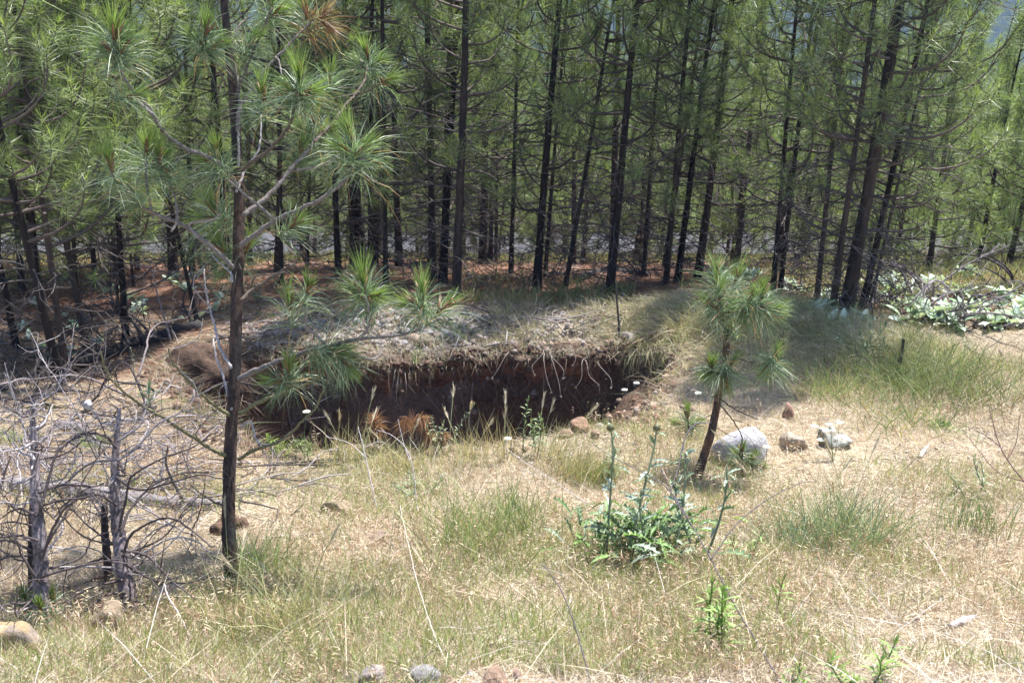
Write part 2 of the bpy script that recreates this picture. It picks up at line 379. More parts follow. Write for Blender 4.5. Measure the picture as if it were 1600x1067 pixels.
def gen_pine(seed, H, c0, R, r0, nn=34, W=0.0042, gap=0.27, pale=0.0, rust=0.0, dn=1.0):
    rng = np.random.default_rng(seed)
    zz = np.linspace(0, H, 14); ph = rng.random(2) * 6
    ax = np.stack([0.035 * np.sin(zz * 1.1 + ph[0]) * zz / H * 1.5, 0.035 * np.sin(zz * 0.9 + ph[1]) * zz / H * 1.5, zz], 1)
    tr = MB(); rr = r0 * (1 - zz / H * 0.86); rr[0] *= 1.25
    P = smooth_poly(ax, 36); P = np.concatenate([[P[0] - [0, 0, 0.25]], P])
    rad_ = np.interp(P[:, 2], zz, rr)
    V, F = tube(P, rad_, 8, 0.10, rng); tr.add(V, F, (0.05, 0.04, 0.035))
    dead = MB(); limb = MB(); tipP = []; tipD = []
    at = lambda z: np.array([np.interp(z, zz, ax[:, 0]), np.interp(z, zz, ax[:, 1]), z])
    z = 0.12 + 0.15 * rng.random()
    while z < H - 0.1:
        nb = rng.integers(3, 6) + (2 if z < c0 else 0); a0 = rng.random() * 6.28
        for b in range(nb):
            az = a0 + b * 6.283 / nb + rng.normal() * 0.25; zb = z + rng.normal() * 0.05
            p0 = at(max(0.05, zb)); live = zb > c0 + rng.normal() * (0.2 if c0 < 1.3 else 0.85)
            f = (H - zb) / max(H - c0, 0.1)
            if not live:
                if rng.random() > dn: continue
                L = R * (0.35 + 0.6 * rng.random()) * min(1, 0.45 + zb / max(c0, .3)); el = rad(rng.uniform(-12, 22))
                d = rot_to(0, el, az); e = rot_to(0, el - rad(rng.uniform(5, 30)), az + rng.normal() * 0.3)
                pts = np.array([p0, p0 + d * L * 0.35, p0 + d * L * 0.35 + e * L * 0.35, p0 + d * L * .35 + e * L * 0.6 + np.array([0, 0, rng.uniform(-.1, .12)]) * L])
                S = smooth_poly(pts, 7); V, F = tube(S, np.linspace(0.0085, 0.0028, 7), 3, 0, rng, False); dead.add(V, F, np.array(DEADL) * rng.uniform(.6, 1.6))
                for q in range(rng.integers(4, 10)):
                    s = S[rng.integers(2, 7)]; dd = nrm(e + rng.normal(size=3) * 0.7); l = rng.uniform(.08, .34)
                    w_ = np.array([s, s + dd * l * .5 + rng.normal(size=3) * .02, s + dd * l + rng.normal(size=3) * .05])
                    V, F = tube(w_, [0.0042, 0.003, 0.0017], 3, 0, rng, False); dead.add(V, F, np.array(DEADL) * rng.uniform(.6, 1.8))
            else:
                L = R * min(1.0, max(0.12, f) ** 0.75) * rng.uniform(0.65, 1.1); el = rad(np.interp(f, [0, 1], [55, 8])) + rng.normal() * 0.1
                d = rot_to(0, el, az); e = rot_to(0, el + rad(25), az + rng.normal() * 0.25); g = rot_to(0, min(el + rad(55), 1.4), az + rng.normal() * 0.4)
                pts = np.array([p0, p0 + d * L * .4, p0 + d * L * .4 + e * L * .35, p0 + d * L * .4 + e * L * .35 + g * L * .3])
                S = smooth_poly(pts, 8); V, F = tube(S, np.linspace(0.012 * (0.5 + f * 0.7), 0.004, 8), 4, 0, rng, False); limb.add(V, F, np.array(LIMB) * rng.uniform(.7, 1.4))
                tipP.append(S[-1]); tipD.append(nrm(S[-1] - S[-2]))
                ns = int(rng.integers(1, 4) + L * 2.8)
                for q in range(ns):
                    i = rng.integers(2, 8); s = S[i]; dd = nrm(nrm(S[-1] - S[0]) * 0.8 + rng.normal(size=3) * 0.55 + np.array([0, 0, 0.35])); l = rng.uniform(.10, .30)
                    w_ = np.array([s, s + dd * l * .5, s + dd * l * .9 + np.array([0, 0, l * .25])])
                    V, F = tube(w_, [0.005, 0.004, 0.003], 3, 0, rng, False); limb.add(V, F, LIMB)
                    tipP.append(w_[-1]); tipD.append(nrm(w_[-1] - w_[-2] + np.array([0, 0, .02])))
        z += gap * rng.uniform(.75, 1.25)
    tipP.append(at(H)); tipD.append(np.array([0, 0, 1.]))
    tp = np.array(tipP); td = np.array(tipD)
    cr = MB(); m = len(tp); old = np.array(OLD) * (1 + pale) ; blue = np.array(BLUE) * (1 + pale * .6)
    base = old if seed % 3 else old * 0.5 + np.array(NEW) * 0.5 * (1 + pale)
    V, F, Cc = tufts(tp, td, nn, 0.175, W, rng, base, blue, 0.14, 110, 10, 1, 0.35); 
    # whole tufts vary too
    tv = np.repeat(1 + 0.35 * (rng.random(m) - 0.5) * 2, nn * 3)[:, None]; Cc = Cc * tv
    if rust > 0:
        rs = np.repeat(rng.random(m) < rust, nn * 3)[:, None]; Cc = np.where(rs, np.array(RUST), Cc)
    cr.add(V, F, Cc)
    V, F, Cc = tufts(tp + td * 0.03, td, max(6, nn // 4), 0.10, W, rng, np.array(NEW) * (1 + pale), None, 0.03, 38, 3, 1, 0.3, 0); cr.add(V, F, Cc)
    out = dict(trunk=tr.mesh('trunk', M_bark, True), crown=cr.mesh('crown', M_needle), branches=limb.mesh('live_branches', M_limb))
    if dead.v: out['dead'] = dead.mesh('dead_branches', M_limb)
    return out

TALL = [gen_pine(100 + i, 6.4, 1.75 + 0.25 * (i % 3), 0.92, 0.062, 40, pale=0.8, W=0.005, rust=(0.012 if i == 3 else 0.0)) for i in range(7)]
SLIM = [gen_pine(200 + i, 4.6, 1.15, 0.80, 0.040, 46, pale=0.9, gap=0.24, W=0.0046, dn=0.45) for i in range(4)]
YOUNG = [gen_pine(300 + i, 4.2, 0.25, 0.95, 0.050, 44, pale=0.85, gap=0.25, W=0.0065) for i in range(5)]

LEAFY = [gen_pine(400 + i, 4.4, 0.8, 0.9, 0.036, 50, pale=1.0, gap=0.22, W=0.005, dn=.4) for i in range(4)]

def put_pine(protos, idx, base, axis, spin, hs, rs, label, group, name='pine_tree', cat='pine tree'):
    p = protos[idx % len(protos)]
    t = thing(name, label, cat, base, group)
    q = Vector((0, 0, 1)).rotation_difference(Vector([float(a) for a in axis])) @ Quaternion((0, 0, 1), spin)
    t.rotation_mode = 'QUATERNION'; t.rotation_quaternion = q; t.scale = (hs, hs, hs)
    tr = obj_of('trunk', p['trunk'], t); tr.scale = (rs / hs, rs / hs, 1)
    obj_of('crown', p['crown'], t)['kind'] = 'stuff'; obj_of('live_branches', p['branches'], t)['kind'] = 'stuff'
    if 'dead' in p: obj_of('dead_branches', p['dead'], t)['kind'] = 'stuff'
    return t

def pix_pine(protos, idx, bx, by, tx, ty, wpx, label, group, hs=1.0, r0=0.062, hidden=0):
    B = G(bx, by); dep = depth_of(B)
    r = ray(tx, ty); Tt = r * (B[1] / r[1]); ax = nrm(Tt - B)
    rs = 0.86 * (wpx / FPX * dep / 2) / r0
    B = B - ax * 0.03
    return put_pine(protos, idx, B, ax, RNG.random() * 6.28, hs, rs, label, group)

GF = 'pines along the front of the wood'
front = [
 (560, 418, 540, 0, 29, 'thickest dark pine trunk in the front of the wood, left of centre'),
 (529, 432, 512, 0, 12, 'dark pine standing just left of the thickest trunk'),
 (603, 445, 598, 0, 10, 'thin straight pine just right of the thickest trunk'),
 (624, 420, 610, 0, 14, 'pine trunk set back in shade, second to the right of the thickest trunk'),
 (676, 436, 667, 0, 14, 'upright dark pine left of the tall pine that stands over the stony spoil'),
 (692, 442, 712, 0, 16, 'pine pressed against its neighbour, leaning right behind the spoil heap'),
 (713, 465, 727, 0, 17, 'tall straight dark pine nearest the pit, rising from the stony spoil'),
 (766, 415, 778, 0, 9, 'slender pine set back on the red needle floor'),
 (798, 428, 812, 0, 9, 'thin pine near the middle with many bare lower branches'),
 (838, 460, 872, 0, 15, 'dark pine standing alone at the edge of the needle floor in the middle'),
 (852, 432, 884, 0, 8, 'very thin pine behind the lone middle pine'),
 (883, 450, 950, 60, 9, 'thin pine leaning clearly right of the lone middle pine'),
 (952, 460, 998, 0, 16, 'tall dark pine leaning slightly right, above the grassy spoil'),
 (1005, 432, 1032, 60, 8, 'slender pine right of the tall pine above the grassy spoil'),
 (1040, 446, 1080, 0, 11, 'left one of three pines close together behind the sapling'),
 (1058, 440, 1118, 0, 12, 'middle one of three pines close together behind the sapling'),
 (1090, 437, 1146, 0, 15, 'right and stoutest of three pines close together behind the sapling'),
 (1150, 420, 1194, 0, 11, 'pine standing behind the sapling top among white leaved plants'),
 (1207, 465, 1246, 0, 10, 'left one of a pair of slim pines right of the sapling'),
 (1218, 463, 1272, 0, 9, 'right one of a pair of slim pines right of the sapling'),
 (1275, 480, 1326, 0, 11, 'slim dark pine left of the thick leaning pine at right'),
 (1300, 490, 1366, 0, 12, 'pine touching the left side of the thick leaning pine at right'),
 (1320, 492, 1412, 0, 25, 'thick dark leaning pine, stoutest on the right of the wood'),
 (1345, 490, 1452, 0, 13, 'pine leaning right just beside the thick leaning pine'),
 (1358, 484, 1460, 40, 6, 'very thin pine stem at the right edge of the leaning group'),
 (272, 432, 238, 0, 17, 'dark pine with curved trunk in the left of the wood'),
 (300, 430, 288, 0, 10, 'thin pine right of the curved pine on the left'),
 (440, 440, 432, 0, 9, 'slim pine seen just right of the near pine trunk'),
 (182, 430, 150, 0, 11, 'slim pine in the shaded left of the wood beyond the white leaved plants'),
 (215, 425, 196, 0, 9, 'thin pine in the left of the wood in front of the grey road'),
 (335, 425, 330, 0, 10, 'thin pine left of the near pine trunk in front of the grey road'),
 (480, 400, 450, 0, 10, 'thin pine further back between the near trunk and the thickest pine'),
]
for i, (bx, by, tx, ty, wp, lab) in enumerate(front):
    pix_pine(TALL, i, bx, by, tx, ty, wp, lab, GF, hs=(1.02 if bx < 760 else 0.92) + 0.12 * ((i * 37) % 5 - 2) / 2)
GL = 'young pines at the left of the wood'
for i, (bx, by, tx, ty, wp, lab) in enumerate([
 (97, 606, -45, 0, 15, 'reddish dark pine trunk nearest the fallen log on the left'),
 (106, 596, 15, 0, 14, 'pine twinned with the one nearest the fallen log, slightly behind it'),
 (139, 562, 30, 0, 12, 'third young pine on the left, just right of the twin trunks'),
 (26, 544, -50, 150, 12, 'young pine leaning left at the left edge with a drooping green tuft'),
 (309, 506, 225, 150, 8, 'thin leaning pine pole behind the log end'),
 (60, 470, 20, 0, 13, 'dark pine behind the leaning young pine at the left edge'),
 (35, 455, 0, 60, 12, 'dark pine furthest left in the shaded wood'),
 (150, 455, 118, 0, 9, 'young pine beyond the white leaved plants on the left'),
]):
    pix_pine(SLIM, i, bx, by, tx, ty, wp, lab, GL, hs=1.0 + 0.1 * (i % 3), r0=0.040)

# the wood behind
trng = np.random.default_rng(21)
placed = []
def scatter_pines(n, y0, y1, protos, label, group, hs, x0=None, x1=None, mind=0.9, xr=0.50):
    c = 0; tries = 0
    while c < n and tries < 4000:
        tries += 1
        y = y0 + (y1 - y0) * trng.random() ** 0.8
        lo = -xr * y - 1 if x0 is None else x0 * y; hi = xr * y + 1 if x1 is None else x1 * y
        x = trng.uniform(lo, hi)
        if 23.2 < y < 28: continue
        if any((x - a) ** 2 + (y - b) ** 2 < mind ** 2 for a, b in placed): continue
        placed.append((x, y)); c += 1
        ax = nrm([0.05 + trng.normal() * 0.035, trng.normal() * 0.03, 1])
        s = hs * trng.uniform(.8, 1.2)
        put_pine(protos, trng.integers(0, 99), (x, y, gz(x, y) - 0.03), ax, trng.random() * 6.28, s, s * trng.uniform(.55, 1.0), label, group)
scatter_pines(9, 12.5, 16, TALL, 'dark slim pine in the second rows of the shaded wood', 'pines deeper in the wood', 0.95, mind=1.0, x0=-0.26, x1=0.26)
scatter_pines(12, 16, 23, TALL, 'dark slim pine deep in the shaded wood before the road', 'pines before the road', 0.95, mind=1.2, x0=-0.24, x1=0.26)
scatter_pines(48, 13, 23, YOUNG, 'green bushy young pine filling a gap deep in the wood', 'young pines filling gaps in the wood', 0.85, mind=0.8, x0=-0.5, x1=0.4)
scatter_pines(80, 28.2, 42, YOUNG, 'bright green bushy young pine beyond the road', 'young pines beyond the road', 1.25, mind=1.2)
scatter_pines(90, 42, 80, YOUNG, 'pine of the open slope far beyond the road', 'pines on the far slope', 1.9, mind=1.8)
scatter_pines(34, 13.5, 23, YOUNG, 'bushy sunlit pine in the clearing on the right', 'sunlit young pines on the right', 0.78, 0.30, 0.60, 0.9)
scatter_pines(28, 9.2, 17, LEAFY, 'leafy sunlit young pine on the left of the wood', 'sunlit young pines on the left', 0.80, -0.62, -0.33, 0.7)

# ------------------------------------------------------------------ near pine (pixel polylines unprojected, each limb at its own distance)
nrng = np.random.default_rng(5)

def poly3(pts, d0, d1):
    n = len(pts); return np.array([U(p[0], p[1], d0 + (d1 - d0) * i / max(n - 1, 1)) for i, p in enumerate(pts)])

def twigs_on(m, S, n, l0, l1, r, col, rng, k=3, up=0.0):
    for q in range(n):
        i = rng.integers(max(1, len(S) // 4), len(S)); s = S[i]; T = nrm(S[i] - S[i - 1])
        dd = nrm(T * 0.6 + rng.normal(size=3) * 0.6 + [0, 0, up]); l = rng.uniform(l0, l1)
        w_ = smooth_poly([s, s + dd * l * .5 + rng.normal(size=3) * l * .12, s + dd * l + rng.normal(size=3) * l * .2], 6)
        V, F = tube(w_, np.linspace(r, r * .45, 6), k, 0.1, rng, True); m.add(V, F, np.array(col) * rng.uniform(.7, 1.3))
        if rng.random() < .5:
            d2 = nrm(dd + rng.normal(size=3) * .7); s2 = w_[3]
            V, F = tube(np.array([s2, s2 + d2 * l * .25, s2 + d2 * l * .45 + rng.normal(size=3) * .01]), [r * .6, r * .5, r * .3], 3, 0, rng); m.add(V, F, col)

NOLD = (0.15, 0.215, 0.125); NBLUE = (0.38, 0.43, 0.33); NNEW = (0.20, 0.27, 0.08); NRUST = (0.26, 0.135, 0.08)
def tuft_obj(parent, P, D, size, n=100, old=NOLD, blue=NBLUE, candle=True, rng=nrng, new=NNEW, W=0.0027, name='needle_tuft'):
    m = MB(); P = np.array([P]); D = nrm(nrm(np.array([D])) + rng.normal(size=(1, 3)) * .15); size = size * rng.uniform(.85, 1.12); n = int(n * rng.uniform(.7, 1.15))
    V, F, Cc = tufts(P, D, n, size, W, rng, old, blue, size * 0.5, rng.uniform(85, 118), 20, 2, 0.35, rng.uniform(.2, .5)); m.add(V, F, Cc)
    if name == 'needle_tuft' and candle:
        k = int(n * .06); V, F, Cc = tufts(P - D * .03, D, k, size * .9, W, rng, (.42, .26, .13), None, size * .4, 140, 60, 2, .3, .5); m.add(V, F, Cc)
    if candle:
        V, F, Cc = tufts(P + D * size * .18, D, int(n * .7), size * 0.62, W, rng, new, None, size * 0.22, 42, 2, 2, 0.25, 0.0); m.add(V, F, Cc)
        for q in range(3):
            dd = nrm(D[0] + rng.normal(size=3) * .22); a = P[0] - D[0] * size * .1
            V, F = tube(np.array([a, a + dd * size * .2, a + dd * size * .42]), [0.006, 0.0065, 0.002], 5, 0.1, rng); m.add(V, F, np.array((0.30, 0.17, 0.09)) * rng.uniform(.8, 1.2))
    return m.build(name, M_needle, parent)

# trunk
TB = G(362, 903); D0 = depth_of(TB)
tp_px = [(362, 906), (357, 820), (360, 700), (366, 600), (369, 500), (372, 400), (374, 310), (370, 230), (365, 150), (357, 70), (349, -10), (342, -120), (338, -260)]
root = thing('near_pine_tree', 'young pine with slim dark trunk and long open branches left of the pit', 'pine tree', TB)
def local(o, m, name, mat, smooth=True):
    ch = m.build(name, mat, o, smooth); ch.matrix_parent_inverse = Matrix.Translation(-Vector([float(a) for a in TBcur])); return ch
TBcur = TB
tpts = poly3(tp_px, D0, D0 + 0.12)
S = smooth_poly(tpts, 110); m = MB()
V, F = tube(S, [0.031, 0.027, 0.0255, 0.025, 0.024, 0.022, 0.0195, 0.0175, 0.014, 0.011], 14, 0.09, nrng); m.add(V, F, (0.05, 0.04, 0.035))
local(root, m, 'trunk', M_bark_near)
GREYL = (0.17, 0.145, 0.135); LICH = (0.17, 0.155, 0.085); BROWN = (0.11, 0.085, 0.07); PALE = (0.36, 0.32, 0.32)

def limb(root, pts, dd, r0, r1, col, sub=(), tuf=(), tw=0, name='branch', twc=None):
    """pts: pixel polyline from the trunk out; dd: how much nearer/farther its tip is; tuf: (px,py,size,dirx,diry)"""
    m = MB(); d0 = D0L; P = poly3(pts, d0, d0 + dd); S = smooth_poly(P, 8 * len(pts))
    S = S + nrng.normal(size=S.shape) * 0.0015
    V, F = tube(S, np.linspace(r0, r1, len(S)), 7, 0.12, nrng); m.add(V, F, col)
    for (sp_, f) in sub:
        Q = poly3(sp_, d0 + dd * f, d0 + dd * f + nrng.uniform(-.15, .15)); q = smooth_poly(Q, 6 * len(sp_))
        V, F = tube(q, np.linspace(r0 * .55, r1 * .8, len(q)), 6, 0.12, nrng); m.add(V, F, np.array(col) * nrng.uniform(.85, 1.4))
    if tw: twigs_on(m, S, tw, .05, .22, r1 * .8, twc or col, nrng)
    b = local(root, m, name, M_limb)
    for t in tuf:
        px, py, sz = t[:3]; dx, dy = (t[3], t[4]) if len(t) > 4 else (0.1 * nrng.normal(), -1)
        f = t[5] if len(t) > 5 else 1.0
        p = U(px, py, d0 + dd * f); D = np.array([dx, nrng.normal() * 0.25, -dy]); 
        kw = dict(old=NRUST, blue=(0.42, 0.28, 0.17), new=(.36, .25, .16), n=55) if (len(t) > 6 and t[6] == 'rust') else {}
        tuft_obj(b, p, D, sz, **kw)
    return b
D0L = D0
TB1 = Matrix.Translation(-Vector([float(a) for a in TB]))
limb(root, [(366, 418), (330, 386), (290, 354), (250, 337), (215, 320), (195, 300), (182, 286), (173, 268)], -0.35, .0105, .004, GREYL,
     sub=[([(240, 342), (232, 305), (228, 275), (229, 245)], .6), ([(268, 362), (276, 345), (274, 312), (263, 280), (262, 262)], .5), ([(310, 372), (296, 350), (330, 345), (345, 332)], .3)],
     tuf=[(173, 262, .20, -.1, -1), (228, 236, .21, 0, -1, .6), (262, 262, .20, -.05, -1, .5), (248, 250, .16, .3, -1, .6), (205, 300, .15, -.4, -.8, .8)])
limb(root, [(371, 292), (352, 266), (330, 248), (290, 232), (262, 213), (245, 192), (235, 172), (215, 150), (195, 125), (182, 95), (178, 68)], -0.5, .011, .0045, GREYL,
     sub=[([(240, 180), (222, 165), (205, 140), (178, 88)], .7)],
     tuf=[(178, 58, .235, 0, -1), (172, 82, .20, -.6, -.8, .95), (190, 78, .19, .5, -.9, .95), (204, 150, .15, .6, -.3, .8), (340, 245, .20, .1, -1, .15), (331, 258, .18, -.7, -.6, .15)])
limb(root, [(376, 384), (400, 366), (430, 345), (470, 326), (500, 312), (530, 290), (548, 268), (552, 245)], -0.25, .0115, .005, GREYL,
     sub=[([(430, 345), (405, 322), (380, 302), (355, 280)], .4), ([(548, 262), (562, 250), (572, 246)], .95)],
     tuf=[(552, 226, .235, 0, -1), (560, 240, .20, .6, -.6), (545, 238, .19, -.7, -.5), (458, 352, .15, .6, -.5, .45)])
limb(root, [(380, 336), (405, 318), (430, 295), (450, 270), (462, 255), (480, 238), (490, 222), (491, 198)], 0.25, .0115, .005, GREYL,
     sub=[([(455, 268), (490, 262), (520, 250), (545, 232)], .6)],
     tuf=[(491, 188, .22, 0, -1), (482, 205, .18, -.6, -.6), (503, 208, .19, .7, -.5), (470, 235, .16, .3, -.7, .8)])
limb(root, [(374, 270), (395, 252), (420, 235), (445, 207), (456, 185), (463, 160), (466, 140)], -0.2, .009, .004, BROWN,
     sub=[([(452, 188), (436, 174), (425, 163), (415, 158)], .75)],
     tuf=[(468, 128, .23, .05, -1), (462, 145, .20, -.7, -.5), (476, 146, .20, .7, -.5), (412, 152, .18, -.3, -1, .75)])
limb(root, [(371, 205), (374, 172), (386, 150), (410, 116), (430, 92), (455, 67), (475, 45), (492, 30)], 0.15, .0085, .004, GREYL,
     sub=[([(430, 90), (436, 96), (440, 118)], .55)],
     tuf=[(500, 28, .17, .7, -.7, 1, 'rust'), (508, 38, .16, .9, .1, 1, 'rust'), (478, 22, .18, -.3, -.9)])
limb(root, [(372, 200), (374, 160), (368, 110), (362, 88), (368, 50), (385, 28)], 0.3, .007, .004, GREYL, tuf=[(425, 8, .22, .2, -1), (432, 22, .2, .8, -.3), (340, 45, .18, -.5, -.9)])
limb(root, [(368, 150), (385, 110), (405, 60), (425, 14)], 0.1, .006, .004, BROWN, tuf=[(390, 70, .17, .5, -.6, .6)])
limb(root, [(354, 135), (340, 105), (328, 85), (320, 62)], -0.1, .006, .004, BROWN, tuf=[(319, 50, .21, -.05, -1), (312, 66, .18, -.8, -.4), (334, 72, .18, .7, -.4)])
limb(root, [(524, 186), (540, 165), (556, 146), (570, 125), (574, 100)], 0.3, .006, .004, BROWN, sub=[([(556, 150), (580, 140), (593, 132)], .7)],
     tuf=[(574, 88, .20, 0, -1), (566, 104, .18, -.8, -.4), (596, 126, .19, .8, -.5), (516, 124, .18, 0, -1, .3), (585, 100, .17, .8, -.2)])
limb(root, [(491, 222), (508, 205), (524, 188)], 0.3, .006, .005, BROWN)
limb(root, [(376, 470), (395, 452), (430, 430), (455, 415), (463, 418), (474, 430), (486, 436)], 0.3, .008, .003, BROWN, sub=[([(392, 450), (400, 432), (430, 428), (446, 425)], .3)], tw=2)
limb(root, [(372, 592), (420, 570), (470, 552), (510, 541), (560, 530), (600, 526), (640, 520), (690, 498)], -0.35, .0125, .004, GREYL,
     sub=[([(560, 530), (575, 512), (576, 482), (570, 462)], .6), ([(512, 541), (492, 522), (479, 510), (480, 482)], .5), ([(640, 520), (655, 500), (660, 478)], .9), ([(540, 548), (570, 560), (590, 558), (598, 540)], .6)],
     tuf=[(569, 446, .235, -.1, -1, .6), (562, 462, .20, -.8, -.4, .6), (580, 462, .20, .8, -.4, .6), (661, 462, .22, 0, -1, .9), (690, 485, .20, .8, -.5, .95), (650, 478, .18, -.7, -.4, .9),
          (452, 478, .19, -.2, -1, .4), (480, 452, .18, .2, -1, .45), (520, 545, .19, .5, .5, .5), (538, 568, .17, .5, .8, .5)])
limb(root, [(374, 648), (400, 630), (450, 612), (480, 600), (498, 590), (508, 575), (510, 556)], -0.2, .009, .003, LICH,
     sub=[([(465, 606), (448, 600), (440, 590)], .6)], tuf=[(452, 580, .19, -.2, -.8, .6), (438, 596, .16, -.8, 0, .6), (520, 552, .17, .8, -.4)])
limb(root, [(373, 718), (400, 702), (440, 688), (470, 660), (492, 638), (506, 606)], -0.3, .008, .003, LICH, tw=3, twc=PALE)
limb(root, [(358, 648), (340, 636), (320, 620), (292, 592), (270, 566), (262, 542)], -0.25, .008, .003, LICH, tw=3, twc=PALE)
limb(root, [(352, 712), (325, 698), (300, 682), (260, 656), (220, 632), (182, 602), (165, 577), (158, 550)], -0.45, .009, .003, LICH, tw=5, twc=PALE)
limb(root, [(362, 575), (345, 545), (336, 512), (325, 470), (318, 420)], 0.2, .007, .003, PALE, tw=4, twc=PALE)
limb(root, [(362, 640), (350, 590), (338, 560), (333, 530)], 0.25, .006, .003, PALE, tw=3, twc=PALE)
limb(root, [(369, 300), (385, 262), (405, 232), (408, 178)], 0.2, .006, .003, PALE)
limb(root, [(372, 262), (373, 235), (372, 205)], -0.05, .006, .004, PALE)
limb(root, [(362, 440), (360, 425), (340, 408), (330, 395)], 0.1, .006, .004, PALE, tuf=[(352, 392, .19, -.4, -.9), (385, 392, .18, .6, -.7), (336, 330, .21, -.3, -1), (330, 340, .18, -.9, -.2), (358, 418, .17, -.6, .4)])
limb(root, [(377, 745), (392, 738), (402, 728)], 0.1, .004, .002, BROWN, tw=3)
limb(root, [(352, 790), (330, 782), (300, 760)], 0.1, .005, .002, BROWN, tw=3)
limb(root, [(374, 668), (392, 660), (402, 690), (420, 694), (433, 690)], -0.1, .005, .002, PALE, tw=2, twc=PALE)
# crown above the picture, it shades what lies below
for k in range(9):
    py = -60 - k * 24; a = k * 2.4; px = 341 - 0.02 * k
    limb(root, [(px, py), (px + 70 * math.cos(a), py - 25), (px + 120 * math.cos(a), py - 60)], 0.5 * math.sin(a), .007, .004, BROWN,
         tuf=[(px + 120 * math.cos(a), py - 72, .2, math.cos(a) * .4, -1), (px + 80 * math.cos(a), py - 40, .18, math.cos(a), -.5, .6)])

def fix_local(root, TB):
    """children were made in world coordinates: re-base them on the thing"""
    inv = Matrix.Translation(-Vector([float(a) for a in TB]))
    for ch in root.children:
        ch.matrix_parent_inverse = inv
for ch in root.children:
    ch.matrix_parent_inverse = Matrix.Translation(-Vector([float(a) for a in TB]))

# ------------------------------------------------------------------ sapling at right
SB = G(1090, 748); TBcur = SB; D0L = depth_of(SB)
sap = thing('pine_sapling', 'small pine sapling with bent reddish stem and thick needle tufts left of the grey boulder', 'sapling', SB)
S = smooth_poly(poly3([(1087, 752), (1100, 712), (1112, 672), (1121, 630), (1128, 585), (1135, 540), (1134, 505), (1129, 468), (1124, 440)], D0L, D0L + .1), 60)
m = MB(); V, F = tube(S, [.024, .022, .020, .018, .015, .011], 10, .08, nrng); m.add(V, F, (.2, .1, .06))
M_redbark = rough_mat('red_sapling_bark', 80, 0.8, 0.005, 0.6, stretch=(1, 1, 0.4), base=(0.16, 0.085, 0.05), base2=(0.07, 0.045, 0.035))
local(sap, m, 'trunk', M_redbark)
limb(sap, [(1126, 445), (1124, 430), (1121, 418)], -0.05, .006, .005, BROWN, tuf=[(1120, 432, .24, 0, -1), (1124, 462, .24, .2, -1), (1118, 480, .23, -.7, -.4), (1130, 486, .22, .6, -.2)])
limb(sap, [(1130, 500), (1145, 492), (1165, 488), (1185, 470), (1190, 462)], -0.15, .006, .004, BROWN, tuf=[(1190, 462, .21, .2, -1), (1195, 480, .22, .9, -.2), (1170, 470, .22, .3, -1, .8), (1160, 486, .2, .3, .4, .7), (1205, 492, .2, 1, .2)])
limb(sap, [(1130, 490), (1140, 460), (1148, 440)], 0.15, .006, .004, BROWN, tuf=[(1150, 436, .21, .2, -1), (1158, 456, .20, .8, -.3)])
limb(sap, [(1131, 560), (1120, 572), (1112, 576)], -0.12, .005, .004, BROWN, tuf=[(1112, 572, .19, -.2, -1), (1118, 584, .18, -.8, .1), (1140, 572, .19, .4, -.5), (1135, 590, .17, .2, .8)])
limb(sap, [(1134, 545), (1160, 562), (1190, 568), (1206, 566)], -0.15, .005, .0035, BROWN, tuf=[(1209, 562, .17, .2, -1), (1200, 574, .16, -.3, .5)])
limb(sap, [(1135, 535), (1142, 528), (1146, 522)], 0.05, .005, .0035, BROWN, tuf=[(1146, 516, .13, .1, -1)])
limb(sap, [(1124, 622), (1140, 634), (1160, 645), (1185, 655)], -0.1, .005, .002, (.05, .04, .035), tw=4)
limb(sap, [(1122, 628), (1140, 650), (1158, 680), (1156, 712)], -0.2, .004, .002, (.05, .04, .035), tw=3)
limb(sap, [(1119, 625), (1112, 655), (1108, 670)], -0.05, .005, .003, (.05, .04, .035), tw=2)
for ch in sap.children: ch.matrix_parent_inverse = Matrix.Translation(-Vector([float(a) for a in SB]))

def seedling(px, py, tf, label, group=None, old=NOLD, blue=NBLUE, new=NNEW, cand=True, tilt=0, name='pine_seedling', n=90):
    """tf: (px,py,size,dx,dy) tufts around a small stem rooted at the pixel"""
    B = G(px, py); d = depth_of(B); t = thing(name, label, 'seedling', B, group)
    inv = Matrix.Translation(-Vector([float(a) for a in B]))
    for (x, y, s, dx, dy) in tf:
        P = U(x, y, d + nrng.uniform(-.08, .08)); Sx = smooth_poly([B + nrng.normal(size=3) * .005, B * .5 + P * .5 + [nrng.normal() * .01, 0, .01], P], 8)
        m = MB(); V, F = tube(Sx, np.linspace(.006, .004, 8), 5, .1, nrng); m.add(V, F, BROWN); b = m.build('branch', M_limb, t); b.matrix_parent_inverse = inv
        tuft_obj(b, P, [dx, nrng.normal() * .2, -dy], s, n=n, old=old, blue=blue, new=new, candle=cand)
seedling(1160, 745, [(1152, 712, .13, -.3, -.6), (1172, 716, .13, .5, -.4), (1160, 704, .13, .1, -1), (1186, 728, .10, .9, -.1)], 'small green pine seedling in front of the grey boulder')
seedling(1078, 690, [(1074, 650, .16, -.1, -1), (1084, 664, .14, .6, -.4), (1066, 664, .14, -.7, -.3)], 'green pine seedling left of the sapling stem')
seedling(70, 985, [(40, 940, .12, -.2, -1), (82, 938, .12, .2, -1), (62, 950, .10, 0, -1)], 'small pine seedling with two tufts growing at the foot of the left snag')
seedling(605, 705, [(587, 655, .10, 0, -.3), (590, 672, .10, -.3, .8)], 'rust brown dead seedling, left one of two at the pit edge', 'dead seedlings at the pit edge', NRUST, (.42, .22, .12), NRUST, False, n=110)
